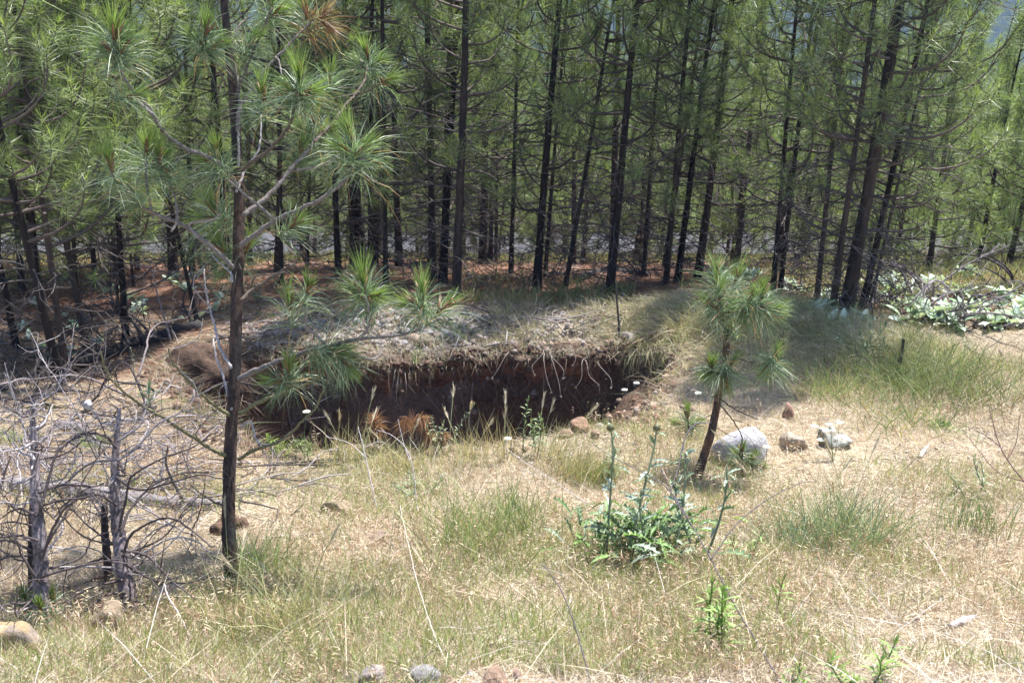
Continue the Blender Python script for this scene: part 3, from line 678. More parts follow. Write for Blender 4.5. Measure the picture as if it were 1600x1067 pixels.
seedling(655, 708, [(632, 662, .11, -.2, .6), (648, 655, .10, .2, -.2), (664, 655, .09, .5, .2), (672, 685, .08, .4, .8), (693, 684, .07, .3, .5)], 'rust brown dead seedling with drooping tufts, right one of two at the pit edge', 'dead seedlings at the pit edge', NRUST, (.42, .22, .12), NRUST, False, n=110)

# ------------------------------------------------------------------ bare snags at lower left
def kinks(n, a, rng=nrng):
    k = np.cumsum(rng.normal(size=(n, 3)) * (rng.random((n, 1)) < .35), 0); return k * a * np.linspace(0, 1, n)[:, None] ** .5
def snag(label, base, px, dtop, radii, limbs, rand, r=.006, mat=M_snag):
    global TBcur, D0L
    B = G(*base); TBcur = B; D0L = depth_of(B)
    t = thing('bare_snag', label, 'dead tree', B, 'bare snags at lower left'); inv = Matrix.Translation(-Vector([float(a) for a in B]))
    S = smooth_poly(poly3(px, D0L, D0L + dtop), 70); m = MB(); V, F = tube(S, radii, 12, .16, nrng); m.add(V, F, (.2, .18, .18))
    c = m.build('trunk', mat, t, True); c.matrix_parent_inverse = inv
    for (pts, dd, c0) in limbs:
        m = MB(); Q = smooth_poly(poly3(pts, D0L, D0L + dd), 7 * len(pts)); Q = Q + kinks(len(Q), .0035)
        V, F = tube(Q, np.linspace(r, r * .35, len(Q)), 6, .12, nrng); m.add(V, F, c0)
        twigs_on(m, Q, 4, .06, .24, r * .42, np.array(c0) * 1.1, nrng)
        c = m.build('branch', M_limb, t, True); c.matrix_parent_inverse = inv
    for q in range(rand):
        i = nrng.integers(8, 66); s = S[i]; az = nrng.random() * 6.28; L = nrng.uniform(.15, .5) * (1.1 - i / 90)
        d1 = rot_to(0, nrng.uniform(-.1, .6), az); d2 = rot_to(0, nrng.uniform(.1, .9), az + nrng.normal() * .5)
        Q = smooth_poly([s, s + d1 * L * .4, s + d1 * L * .4 + d2 * L * .3, s + d1 * L * .4 + d2 * L * .3 + nrm(d2 + nrng.normal(size=3) * .5) * L * .35], 18) + kinks(18, .006)
        m = MB(); cc = [(.22, .19, .19), (.10, .08, .08), PALE][nrng.integers(0, 3)]
        V, F = tube(Q, np.linspace(r * .7, r * .28, 18), 5, .1, nrng); m.add(V, F, cc); twigs_on(m, Q, 3, .04, .16, r * .3, cc, nrng)
        c = m.build('branch', M_limb, t, True); c.matrix_parent_inverse = inv
    return t
DK = (.085, .068, .068); GY = (.2, .175, .18)
snag('bare grey snag nearest the left edge, foot beside a tan rock', (62, 992), [(60, 998), (64, 930), (64, 880), (60, 820), (56, 760), (54, 700), (51, 650), (53, 622)], .15, [.030, .027, .025, .021, .016, .010, .005],
     [([(66, 872), (85, 822), (110, 792), (145, 776), (175, 796)], -.1, DK), ([(66, 862), (95, 815), (118, 778), (140, 740), (170, 700)], .2, DK), ([(62, 800), (88, 712), (112, 690), (140, 676), (170, 684)], .2, DK),
      ([(56, 742), (30, 756), (0, 762), (-30, 780)], -.1, GY), ([(54, 690), (35, 700), (10, 703), (-20, 706)], -.1, PALE), ([(52, 672), (70, 662), (84, 635)], .1, PALE),
      ([(62, 910), (42, 880), (32, 850), (22, 836)], -.15, DK), ([(60, 845), (35, 836), (0, 838), (-30, 836)], -.1, DK), ([(58, 805), (30, 790), (0, 800)], .2, DK), ([(54, 720), (38, 690), (30, 650), (26, 628)], .1, PALE),
      ([(66, 900), (100, 890), (150, 880), (185, 876)], .1, DK), ([(60, 770), (100, 760), (150, 762), (175, 756)], .3, DK)], 30)
snag('bare grey snag with arching branches, right of the two tall ones', (204, 960), [(204, 964), (198, 915), (191, 870), (184, 820), (180, 770), (180, 720), (184, 670), (187, 638)], .2, [.035, .030, .026, .022, .017, .011, .006],
     [([(192, 870), (204, 838), (232, 816), (262, 808), (300, 822), (330, 846), (345, 852)], -.3, DK), ([(188, 838), (205, 795), (240, 762), (290, 742), (340, 742)], .2, DK), ([(186, 828), (197, 780), (206, 748), (250, 722), (300, 700), (340, 675)], -.2, DK),
      ([(183, 720), (215, 698), (250, 660), (285, 640), (318, 634)], .2, GY), ([(183, 690), (215, 668), (228, 650), (232, 640)], .1, GY), ([(182, 745), (215, 765), (260, 752), (310, 738), (345, 745)], -.3, DK),
      ([(184, 790), (150, 772), (110, 782), (85, 812)], -.15, DK), ([(180, 718), (140, 724), (105, 752), (70, 775)], .2, GY), ([(181, 700), (165, 680), (140, 676), (110, 690), (85, 708)], -.2, DK),
      ([(200, 938), (225, 942), (236, 952)], -.15, DK), ([(198, 925), (165, 928), (130, 948), (100, 975)], -.2, DK), ([(196, 905), (150, 916), (112, 938), (75, 960), (70, 990)], -.2, DK), ([(194, 880), (235, 905), (290, 912), (330, 905)], .2, DK),
      ([(190, 860), (230, 868), (262, 905), (300, 935)], -.2, DK)], 30)
snag('short dark broken snag stem standing behind and between the two grey ones', (172, 924), [(172, 930), (168, 880), (164, 830), (163, 790)], .05, [.019, .017, .015, .012],
     [([(168, 900), (140, 905), (110, 915), (76, 918)], .0, DK), ([(166, 870), (130, 880), (90, 884)], .0, DK)], 3, mat=M_bark_near)
snag('thin dark stem standing in for the shadow close behind the left grey snag', (52, 938), [(52, 945), (50, 880), (50, 820), (51, 780)], .05, [.018, .016, .014, .011], [([(50, 860), (20, 850), (0, 850)], .0, DK)], 3, mat=M_bark_near)  # dark stem modelled in place of the shadow column beside the left snag

# ------------------------------------------------------------------ logs and fallen branches
def log(name, label, cat, pxs, r, col, mat=M_wood, branches=0, drop=0.5, grp=None, k=14, rough=.14, twl=(.15, .6)):
    P = np.array([G(*p) for p in pxs]); P[:, 2] += np.array(r if np.ndim(r) else [r] * len(P)) * drop
    S = smooth_poly(P, 40); B = P[0]; t = thing(name, label, cat, B, grp); inv = Matrix.Translation(-Vector([float(a) for a in B]))
    m = MB(); V, F = tube(S, r if np.ndim(r) else [r, r * .9], k, rough, nrng); m.add(V, F, col); c = m.build('trunk' if cat == 'log' else 'stem', mat, t, True); c.matrix_parent_inverse = inv
    for q in range(branches):
        i = nrng.integers(3, 39); s = S[i]; d1 = rot_to(0, nrng.uniform(.1, 1.3), nrng.random() * 6.28); L = nrng.uniform(*twl)
        Q = smooth_poly([s, s + d1 * L * .5 + nrng.normal(size=3) * .03, s + d1 * L + nrng.normal(size=3) * .1 * L + [0, 0, -.1 * L]], 12)
        m = MB(); rr = 0.2 * (np.mean(r)) + .002; V, F = tube(Q, np.linspace(rr, rr * .35, 12), 5, .1, nrng); m.add(V, F, np.array(col) * nrng.uniform(.6, 1.3)); twigs_on(m, Q, 4, .06, .22, rr * .4, col, nrng)
        c = m.build('branch', M_limb, t, True); c.matrix_parent_inverse = inv
    return t
log('fallen_log', 'weathered grey log lying behind the bare snags', 'log', [(-60, 765), (30, 768), (120, 775), (230, 788), (352, 792)], [.042, .048, .046, .04, .022], (.19, .17, .175), branches=6, rough=.22)
log('fallen_log', 'short grey broken log piece lying above the snag tops', 'log', [(90, 668), (115, 672), (138, 676)], [.035, .04, .02], (.20, .17, .17), rough=.25)
log('fallen_log', 'dark log lying across the ground left of the pit', 'log', [(0, 612), (80, 590), (150, 563), (240, 535), (312, 515)], [.035, .05, .055, .06, .055], (.045, .04, .04), branches=7, rough=.2, twl=(.3, .9))
log('fallen_log', 'dark fallen log at the right edge among white leaved plants', 'log', [(1500, 462), (1560, 458), (1640, 455)], [.06, .07, .07], (.05, .042, .042), rough=.15, branches=3)
log('fallen_log', 'dark log lying low at the right edge below the white leaved plants', 'log', [(1520, 512), (1580, 515), (1640, 512)], [.03, .04, .04], (.05, .042, .042), rough=.15, branches=2)
log('fallen_log', 'dark log on the ground behind the tall pine above the grassy spoil', 'log', [(900, 440), (950, 428), (1010, 432)], [.05, .05, .04], (.05, .042, .042), rough=.2, branches=4)
log('wood_chunk', 'dark brown piece of bark wood at the near pine foot', 'wood piece', [(335, 836), (360, 826), (384, 824)], [.03, .04, .03], (.11, .07, .05), rough=.3)
log('wood_chunk', 'pale split stick lying in dry grass at lower right', 'wood piece', [(1484, 982), (1504, 974), (1526, 965)], [.012, .016, .008], (.36, .32, .32), rough=.3)
log('wood_chunk', 'small pale stick standing out of the straw below the tall grass at right', 'wood piece', [(1436, 716), (1444, 706), (1452, 694)], [.012, .012, .004], (.5, .46, .42), rough=.3)
# the arched broken top over the dark log
def arch(name, label, pxs, dd, r, col, group, tw=8):
    B = G(*pxs[0]); d = depth_of(B); t = thing(name, label, 'branch', B, group); inv = Matrix.Translation(-Vector([float(a) for a in B]))
    P = poly3(pxs, d, d + dd); S = smooth_poly(P, 9 * len(pxs)); m = MB(); V, F = tube(S, np.linspace(r, r * .3, len(S)), 7, .12, nrng); m.add(V, F, col)
    c = m.build('stem', M_limb, t, True); c.matrix_parent_inverse = inv
    for q in range(tw):
        m = MB(); twigs_on(m, S, 1, .12, .5, r * .4, col, nrng); c = m.build('twig', M_limb, t, True); c.matrix_parent_inverse = inv
GB = 'dead branches leaning in the wood'
for lab, pxs, dd, r in [
 ('dark dead branch arching from the dark log up to the left', [(232, 545), (210, 505), (180, 480), (173, 455), (173, 438)], .3, .02),
 ('dark dead branch sloping down to the right over the dark log', [(245, 532), (215, 500), (190, 480), (176, 468)], .5, .016),
 ('dark dead branch lying almost level above the dark log', [(300, 514), (260, 506), (220, 508), (180, 512), (150, 520)], .2, .014),
 ('dead branch propped steeply against the dark log', [(205, 560), (195, 520), (185, 490), (178, 470)], .2, .014),
 ('dark arching dead branch over the meadow at the right edge', [(1590, 455), (1575, 425), (1545, 405), (1510, 398), (1480, 402)], .8, .018),
 ('second arching dead branch in the brush at right', [(1545, 450), (1530, 430), (1500, 420), (1470, 428)], .6, .013)]:
    arch('dead_branch', lab, pxs, dd, r, (.06, .05, .05), GB)
# brush pile
brg = np.random.default_rng(9)
for k in range(26):
    px = brg.uniform(1380, 1520); py = brg.uniform(462, 505); B = G(px, py); az = brg.uniform(0, 6.28); L = brg.uniform(.4, 1.1)
    t = thing('brush_branch', 'bare grey branch tangled in the brush heap at the right of the wood', 'branch', B, 'branches of the brush heap'); inv = Matrix.Translation(-Vector([float(a) for a in B]))
    d1 = rot_to(0, brg.uniform(.1, .8), az); Q = smooth_poly([B, B + d1 * L * .5 + brg.normal(size=3) * .05, B + d1 * L + brg.normal(size=3) * .1 - [0, 0, .15 * L]], 14)
    cc = [(.17, .15, .155), (.07, .06, .06), (.24, .21, .22)][brg.integers(0, 3)]
    m = MB(); V, F = tube(Q, np.linspace(.013, .004, 14), 6, .1, brg); m.add(V, F, cc); twigs_on(m, Q, 9, .1, .4, .005, cc, brg)
    c = m.build('stem', M_limb, t, True); c.matrix_parent_inverse = inv

# ------------------------------------------------------------------ rocks
_bm = bmesh.new(); bmesh.ops.create_icosphere(_bm, subdivisions=4, radius=1)
IV = np.array([v.co[:] for v in _bm.verts]); IF = np.array([[v.index for v in f.verts] for f in _bm.faces]); _bm.free()
_bm = bmesh.new(); bmesh.ops.create_icosphere(_bm, subdivisions=2, radius=1)
JV = np.array([v.co[:] for v in _bm.verts]); JF = np.array([[v.index for v in f.verts] for f in _bm.faces]); _bm.free()

def rock_mesh(rng, size, col, round_=0.0, hi=True, nplanes=10, col2=None):
    V0, F0 = (IV, IF) if hi else (JV, JF)
    N = nrm(rng.normal(size=(nplanes, 3))); H = rng.uniform(.5, .95, nplanes)
    dt = V0 @ N.T; r = np.where(dt > 0.05, H / np.maximum(dt, .05), 9).min(1); r = np.minimum(r, 1.25)
    r = r * (1 - round_) + round_ * 0.95
    r = r * (1 + 0.05 * (fbm(V0[:, 0] * 3 + 5, V0[:, 1] * 3 + V0[:, 2] * 2.1, int(rng.integers(0, 99)), 3)))
    V = V0 * r[:, None] * np.array(size)[None, :] / 2
    n = fbm(V0[:, 0] * 2, V0[:, 1] * 2 + V0[:, 2] * 1.7, int(rng.integers(0, 99)), 3)[:, None]
    cc = np.array(col)[None, :] * (1 + .3 * n)
    if col2 is not None: cc = np.where(n > 0.12, np.array(col2)[None, :], cc)
    return V, F0, cc
rrg = np.random.default_rng(12)
def rock(px, py, wp, hp, label, col, group=None, rnd=0.1, mat=None, sink=.36, dep=1.0, smooth=False, tilt=0.0, col2=None, npl=9):
    """px,py: middle of the rock's foot in the photograph"""
    B = G(px, py); d = depth_of(B); wx = wp / FPX * d * 1.12; hz = hp / FPX * d * 1.35 / (1 - sink * .6)
    V, F, cc = rock_mesh(rrg, (wx, wx * dep, hz), col, rnd, wp > 24, npl, col2 if col2 is not None else tuple(np.array(col) * .72))
    m = MB(); m.add(V, F, cc); o = m.build('rock', mat or M_rock, None, smooth)
    o.location = (B[0], B[1] + wx * dep * .3, gz(B[0], B[1] + wx * dep * .3) + hz * (.5 - sink)); o.rotation_euler = (rrg.normal() * .1, rrg.normal() * .1 + tilt, rrg.normal() * .3)
    tag(o, label, 'rock', group); return o
TAN = (.30, .23, .155); GRY = (.33, .31, .31); RED = (.30, .16, .10); DRK = (.14, .12, .10)
rock(1160, 726, 96, 50, 'big pale grey rounded boulder behind the sapling foot', (.40, .385, .385), rnd=.5, mat=M_rockfine, dep=.8, sink=.36, npl=14, col2=(.32, .30, .33))
rock(1240, 704, 42, 24, 'flat topped tan rock just right of the grey boulder', (.36, .30, .24), rnd=.05, sink=.3, tilt=.15)
rock(1305, 702, 42, 32, 'blocky rock with pale lichened top, right of the flat tan one', (.20, .18, .14), rnd=.0, sink=.3, col2=(.42, .42, .36))
rock(1232, 655, 16, 22, 'small upright reddish brown rock above the grey boulder', (.33, .2, .15), rnd=.0)
rock(908, 676, 26, 18, 'orange brown rock at the right lip of the pit', (.26, .16, .11), rnd=.0, sink=.25)
rock(886, 684, 20, 10, 'small flat rock left of the orange brown one at the pit lip', (.28, .2, .15))
rock(930, 684, 18, 9, 'small brown rock right of the orange brown one at the pit lip', (.30, .21, .16))
rock(14, 1026, 84, 46, 'yellowish tan rock at the lower left corner beside the snag foot', (.30, .225, .13), rnd=.0, dep=.8, col2=(.25, .20, .16))
rock(165, 988, 62, 36, 'flat tan slab rock against the foot of the right snag', (.29, .225, .16), rnd=.0, sink=.4, tilt=-.1)
rock(110, 1005, 30, 14, 'low tan rock between the two snag feet', (.27, .22, .17), rnd=.0)
rock(258, 942, 48, 22, 'low greyish rock half hidden in grass right of the snags', (.34, .30, .28), rnd=.3)
rock(525, 806, 38, 20, 'tan rock lying in straw below the middle of the pit', (.33, .26, .18), rnd=.0)
rock(590, 842, 26, 9, 'small brown flat stone in grass below the pit', (.26, .2, .17))
rock(137, 644, 15, 15, 'round pale grey stone on the needle slope at left', (.48, .46, .46), rnd=.9, sink=.05, mat=M_rockfine, smooth=True)
rock(660, 1074, 46, 22, 'grey angular rock at the bottom edge of the picture', (.22, .21, .21), rnd=0, npl=6, sink=.5)
rock(588, 1074, 42, 16, 'pinkish grey rock left of the angular one at the bottom edge', (.27, .23, .22), rnd=.0)
rock(552, 1070, 26, 16, 'tan stone at the bottom edge, leftmost of three', (.30, .25, .2), rnd=.0)
rock(770, 1070, 40, 24, 'brown rock at the bottom edge right of the angular one', (.28, .19, .14), rnd=0)
rock(808, 1066, 24, 18, 'small reddish stone beside the brown rock at the bottom edge', (.33, .23, .18))
rock(702, 1072, 22, 14, 'small brown stone tucked between bottom edge rocks', (.25, .17, .13))
rock(665, 545, 26, 18, 'roundish dark stone sticking out of the pit lip', (.20, .17, .13), rnd=.4)
rock(640, 540, 24, 14, 'brown stone on the pit lip left of the roundish one', (.26, .2, .16))
rock(1080, 646, 14, 9, 'small reddish stone on the slope left of the sapling', (.30, .2, .16))
rock(1068, 640, 12, 8, 'smaller stone beside the reddish one left of the sapling', (.26, .2, .17))
rock(930, 592, 16, 10, 'pale stone on the crumbling right end of the pit', (.36, .3, .26))
rock(985, 548, 26, 10, 'pale flat stone bedded in the slumped right bank of the pit', (.42, .36, .32))
for k in range(46):
    px = 660 + rrg.normal() * 60; py = 512 + rrg.normal() * 20
    if py > 548: continue
    rock(px, py, rrg.uniform(8, 19), rrg.uniform(5, 12), 'angular stone strewn on the stony spoil behind the pit', np.array([GRY, (.3, .26, .24), (.24, .2, .18)][k % 3]) * rrg.uniform(.6, 1.1), 'stones strewn on the spoil')
for k in range(16):
    px = rrg.uniform(395, 950); py = 706 + rrg.normal() * 10
    rock(px, py, rrg.uniform(9, 16), rrg.uniform(5, 9), 'small tan stone in the straw along the near edge of the pit', np.array(TAN) * rrg.uniform(.6, 1.1), 'small stones along the near edge of the pit')
for k in range(10):
    px = rrg.uniform(380, 1050); py = rrg.uniform(1054, 1078)
    rock(px, py, rrg.uniform(9, 17), rrg.uniform(4, 8), 'small gravel stone at the bottom edge of the picture', np.array(GRY) * rrg.uniform(.7, 1.2), 'gravel stones at the bottom edge')

# ------------------------------------------------------------------ leafy plants
def leaf_arr(P, D, Nn, L, W, col, lobes=0, fold=.15, droop=.25, n=7, rng=nrng, curl=0.0):
    """one leaf as a strip with midrib; lobes>0 gives jagged edges"""
    D = nrm(D); Sd = nrm(np.cross(D, Nn)); Nn = np.cross(Sd, D)
    if lobes: n = lobes * 2 + 1
    u = np.linspace(0, 1, n); w = W * np.sin(np.pi * np.clip(u * .92 + .06, 0, 1)) ** .8
    if lobes: w = w * np.where(np.arange(n) % 2 == 1, 1.0, .38)
    w[-1] = .001; w[0] = W * .12
    sweep = (L * .10 if lobes else 0) * (np.arange(n) % 2)
    mid = P[None, :] + D[None, :] * (u * L)[:, None] + np.array([0, 0, -1])[None, :] * (droop * L * u ** 2)[:, None]
    a = mid + Sd * w[:, None] + Nn * (w * fold)[:, None] + D * sweep[:, None]; b = mid - Sd * w[:, None] + Nn * (w * fold)[:, None] + D * sweep[:, None]
    V = np.stack([a, mid, b], 1).reshape(-1, 3); i = np.arange(n - 1) * 3
    F = np.concatenate([np.stack([i, i + 1, i + 4], 1), np.stack([i, i + 4, i + 3], 1), np.stack([i + 1, i + 2, i + 5], 1), np.stack([i + 1, i + 5, i + 4], 1)])
    cc = np.array(col)[None, :] * (0.85 + .3 * u)[:, None]; cc = np.repeat(cc, 3, 0); cc[1::3] *= 1.15
    return V, F, cc
def leaf_obj(parent, *a, **k):
    m = MB(); V, F, cc = leaf_arr(*a, **k); m.add(V, F, cc); return m.build('leaf', M_leaf, parent, False)

# white leaved plants in the wood: eight leaf shapes shared
prg = np.random.default_rng(33)
WL = []
for k in range(10):
    m = MB(); V, F, cc = leaf_arr(np.zeros(3), np.array([1., 0, 0]), np.array([0, 0, 1.]), 1.0, .22, np.array([(.44, .52, .42), (.56, .62, .54), (.34, .44, .30), (.24, .35, .19)][k % 4]) , 0, .35, .15 + .12 * (k % 4), 7); m.add(V, F, cc); WL.append(m.mesh('leaf', M_leaf, True))
def white_plant(px, py, n, s, label, group):
    B = G(px, py); t = thing('broad_leaved_plant', label, 'plant', B, group)
    for i in range(n):
        o = obj_of('leaf', WL[prg.integers(0, 10)], t); L = s * prg.uniform(.4, .95)
        az = prg.random() * 6.28; el = prg.uniform(.15, 1.2)
        o.location = (prg.normal() * s * .25, prg.normal() * s * .25, prg.uniform(0, .3) * s); o.rotation_euler = (prg.normal() * .5, -el, az); o.scale = (L, L * prg.uniform(.8, 1.2), L)
wl = [(30, 520), (45, 535), (75, 545), (100, 500), (115, 525), (130, 510), (85, 560), (175, 467), (200, 467), (225, 478), (215, 492), (165, 462), (268, 442), (285, 446), (300, 436), (292, 455), (302, 508), (60, 482), (100, 560), (145, 540), (420, 400), (440, 398), (345, 470), (335, 485)]
for px, py in wl:
    white_plant(px + prg.normal() * 3, py + prg.normal() * 3, prg.integers(9, 15), prg.uniform(.10, .16), 'low plant with broad whitish leaves on the needle floor at left', 'white leaved plants at left')
wr = [(1130, 432), (1160, 436), (1150, 450), (1180, 430), (1290, 468), (1280, 492), (1310, 505), (1375, 440), (1400, 440), (1355, 452), (1390, 480), (1420, 480), (1450, 452), (1480, 458), (1500, 470), (1490, 492), (1520, 494), (1550, 482), (1580, 496), (1592, 512), (1540, 504), (1565, 510), (1600, 482), (1405, 505), (1510, 440), (1530, 476), (1470, 486), (1300, 480), (1330, 486), (1360, 470), (1345, 500), (1570, 470), (1600, 500), (1440, 500), (1460, 506), (1250, 462), (1230, 448), (1400, 460), (1430, 462), (1500, 506), (1475, 500)]
for px, py in wr:
    white_plant(px + prg.normal() * 4, py + prg.normal() * 3, prg.integers(14, 22), prg.uniform(.14, .21), 'broad whitish leaved plant crowded under the right of the wood', 'white leaved plants at right')

# thistle
def thistle():
    B = G(1010, 880); t = thing('thistle_plant', 'large silvery green thistle with jagged leaves and round buds, in the middle right foreground', 'thistle', B)
    inv = Matrix.Translation(-Vector([float(a) for a in B])); d = depth_of(B)
    def L(*a, **k): o = leaf_obj(t, *a, **k); o.matrix_parent_inverse = inv
    G1 = (.085, .14, .055); SIL = (.27, .33, .25); MID = (.15, .21, .11)
    for k in range(300):
        px = 1000 + nrng.normal() * 52; py = 865 + nrng.normal() * 17; p = G(px, py) + [0, 0, nrng.uniform(.0, .16)]
        az = nrng.random() * 6.28; el = nrng.uniform(.1, 1.25)
        L(p, rot_to(0, el, az), np.array([nrng.normal() * .4, nrng.normal() * .4, 1.]), nrng.uniform(.06, .17), nrng.uniform(.008, .018), np.array([G1, MID, (.18, .30, .08), (.14, .24, .07), MID, SIL][k % 6]) * nrng.uniform(.7, 1.3), lobes=5, fold=.4, droop=.4)
    stems = [([(948, 862), (952, 800), (956, 740), (958, 700), (954, 668)], -.05, .035), ([(985, 850), (1000, 790), (1012, 740), (1022, 700), (1026, 668)], .05, .03), ([(1055, 860), (1066, 800), (1070, 750), (1072, 705)], .05, 0),
             ([(1100, 880), (1122, 820), (1134, 770), (1136, 728)], -.05, 0), ([(1010, 850), (1000, 800), (1002, 765)], -.1, 0), ([(1080, 850), (1058, 790), (1056, 760)], .1, .012)]
    for pts, dd, bud in stems:
        S = smooth_poly(poly3(pts, d - .02, d + dd), 30); m = MB(); V, F = tube(S, np.linspace(.0055, .003, 30), 6, .15, nrng); m.add(V, F, (.22, .26, .16)); c = m.build('stem', M_leaf, t, True); c.matrix_parent_inverse = inv
        for q in range(22):
            i = int(nrng.integers(3, 30)); az = nrng.random() * 6.28; f = i / 30
            L(S[i], rot_to(0, nrng.uniform(.2, 1.2), az), np.array([nrng.normal() * .5, nrng.normal() * .5, 1.]), nrng.uniform(.05, .11) * (1.2 - .5 * f), nrng.uniform(.007, .013), np.array([SIL, MID, SIL, (.33, .39, .34)][q % 4]) * nrng.uniform(.7, 1.25), lobes=4, fold=.5, droop=.35)
        if bud:
            V, F, cc = rock_mesh(nrng, (.036, .036, .034), (.13, .13, .07), .9, False); m = MB(); m.add(V + S[-1], F, cc)
            P = np.repeat(S[-1:], 60, 0); dr = nrm(nrng.normal(size=(60, 3)))
            V, F, cc = blades(P + dr * .014, dr, np.full(60, .011), np.full(60, .003), np.zeros((60, 3)), np.tile([.3, .24, .12], (60, 1)), nrng, 1); m.add(V, F, cc)
            c = m.build('bud', M_leaf, t); c.matrix_parent_inverse = inv
thistle()

def weed(px, py, hp, label, col=(.15, .26, .06), n=22, ll=.07, lw=.008, stems=1, lean=0, name='leafy_weed', cat='weed', lobes=0, spread=.05, grp=None, elr=(.1, 1.2)):
    B = G(px, py); d = depth_of(B); h = hp / FPX * d * 1.03; t = thing(name, label, cat, B, grp); inv = Matrix.Translation(-Vector([float(a) for a in B]))
    n = int(n * 1.6)
    for s in range(stems):
        b = B + np.array([nrng.normal() * spread * .5, nrng.normal() * spread * .5, 0]); hh = h * (1 if s == 0 else nrng.uniform(.5, .95))
        tp = b + np.array([lean * hh + nrng.normal() * spread, nrng.normal() * spread, hh])
        S = smooth_poly([b, (b + tp) / 2 + nrng.normal(size=3) * .008, tp], 16); m = MB(); V, F = tube(S, np.linspace(.0035, .002, 16), 5, 0, nrng); m.add(V, F, np.array(col) * .8); c = m.build('stem', M_leaf, t); c.matrix_parent_inverse = inv
        for q in range(n):
            u = (q + .5) / n; i = min(15, int(3 + u * 13)); az = q * 2.4 + nrng.normal() * .2
            o = leaf_obj(t, S[i], rot_to(0, nrng.uniform(*elr) if u < .85 else 1.25, az), np.array([0, 0, 1.]) + nrng.normal(size=3) * .2, ll * nrng.uniform(.7, 1.35) * (1.1 - .4 * u), lw * nrng.uniform(.3, .6), np.array(col) * nrng.uniform(.6, 1.35) + np.array([.05, .02, 0]) * nrng.random(), lobes=lobes, fold=.35, droop=.3)
            o.matrix_parent_inverse = inv
LG = (.16, .27, .07); BG = (.15, .22, .14)
weed(1130, 1022, 118, 'tall bright green weed with narrow leaves in the lower right foreground', LG, 26, .075, .008, 3, spread=.03)
weed(1212, 948, 60, 'thin bright green weed right of the tall one', LG, 12, .07, .006, 1)
weed(1238, 1072, 36, 'small bright green weed at the bottom edge left of its pair', LG, 10, .06, .007, 2, spread=.03)
weed(1336, 1074, 40, 'bright green weed at the bottom edge, left of the tallest there', LG, 10, .06, .007, 2, spread=.03)
weed(1372, 1072, 54, 'bright green weed with spreading leaves at the bottom edge, rightmost', LG, 12, .07, .008, 2, spread=.04)
weed(692, 708, 70, 'pale grey green bushy weed at the pit edge beside the dead seedlings', (.22, .28, .18), 16, .035, .008, 5, spread=.06)
weed(836, 708, 78, 'green weed standing up at the pit edge in the middle', (.17, .24, .12), 16, .05, .008, 4, spread=.07)
weed(440, 712, 36, 'feathery bright green plant at the pit edge right of the near pine', (.15, .24, .06), 16, .06, .006, 6, spread=.10, lobes=4)
weed(485, 715, 34, 'narrow leaved green plant at the left of the pit edge', (.16, .24, .09), 14, .05, .005, 3, spread=.05)
weed(207, 610, 66, 'thin spiky sage green weed standing against the shade left of the pit', (.22, .26, .18), 26, .025, .005, 1)
weed(236, 640, 34, 'bluish rosette of jagged leaves below the spiky weed at left', (.10, .17, .13), 12, .11, .018, 1, lobes=5, spread=.01, elr=(.5, 1.3))
weed(320, 622, 60, 'fern like green plant hanging at the left end of the pit', (.10, .15, .07), 12, .12, .014, 2, lobes=6, spread=.06)
weed(1352, 562, 52, 'bluish green bushy plant in the shaded tall grass at right', (.13, .20, .14), 18, .06, .010, 6, spread=.12)
weed(655, 575, 36, 'pale green tuft plant rooted on the pit lip', (.20, .25, .12), 12, .06, .006, 4, spread=.06)
weed(915, 648, 34, 'pale green weed on the crumbled right side of the pit', (.2, .26, .12), 12, .05, .006, 4, spread=.06)
weed(955, 752, 60, 'grey green weed above the thistle on its left', (.2, .27, .17), 14, .06, .007, 3, spread=.05)
weed(1520, 780, 60, 'grey green weed patch near the right edge', (.2, .27, .17), 12, .06, .006, 4, spread=.10)
weed(640, 775, 30, 'low grey green plant below the dead seedlings', (.17, .23, .14), 12, .05, .008, 5, spread=.09)
weed(735, 450, 22, 'small pale weed on the needle floor right of the tall pit side pine', (.3, .36, .26), 8, .06, .008, 3, spread=.06)
weed(1170, 880, 44, 'green weed stem just right of the thistle', (.17, .26, .09), 12, .06, .006, 2, spread=.04)
weed(405, 470, 26, 'low bluish plant on the wood floor right of the near pine', (.13, .2, .14), 10, .08, .01, 3, spread=.08)

def yarrow(px, py, fx, fy, label, grp='white flowers', nf=1):
    B = G(px, py); d = depth_of(B); t = thing('white_flower', label, 'flower', B, grp); inv = Matrix.Translation(-Vector([float(a) for a in B]))
    for k in range(nf):
        P = U(fx + (nrng.normal() * 12 if k else 0), fy + (nrng.normal() * 8 if k else 0), d); S = smooth_poly([B, (B + P) / 2 + nrng.normal(size=3) * .01, P], 12)
        m = MB(); V, F = tube(S, [.0018, .0014], 4, 0, nrng); m.add(V, F, (.17, .22, .1)); c = m.build('stem', M_leaf, t); c.matrix_parent_inverse = inv
        m = MB(); r = .022
        for q in range(34):
            a = q * 2.4; rr = r * math.sqrt(q / 34); p = P + np.array([rr * math.cos(a), rr * math.sin(a), -rr * rr * 9])
            V, F, cc = rock_mesh(nrng, (.008, .008, .006), (.72, .72, .66), .8, False, 6); m.add(V + p, F, cc)
        c = m.build('flower_head', M_leaf, t, True); c.matrix_parent_inverse = inv
yarrow(476, 720, 479, 642, 'white flower head on a thin stem over the left of the pit')
yarrow(794, 722, 793, 684, 'white flower head at the middle of the pit edge')
yarrow(972, 655, 976, 608, 'white flower head against the right end of the pit', nf=2)
yarrow(1092, 660, 1091, 613, 'small white flower head left of the sapling')
yarrow(1302, 722, 1300, 668, 'cluster of white flower heads around the lichened rock', nf=5)
yarrow(1195, 735, 1198, 697, 'tiny white flower head against the grey boulder')
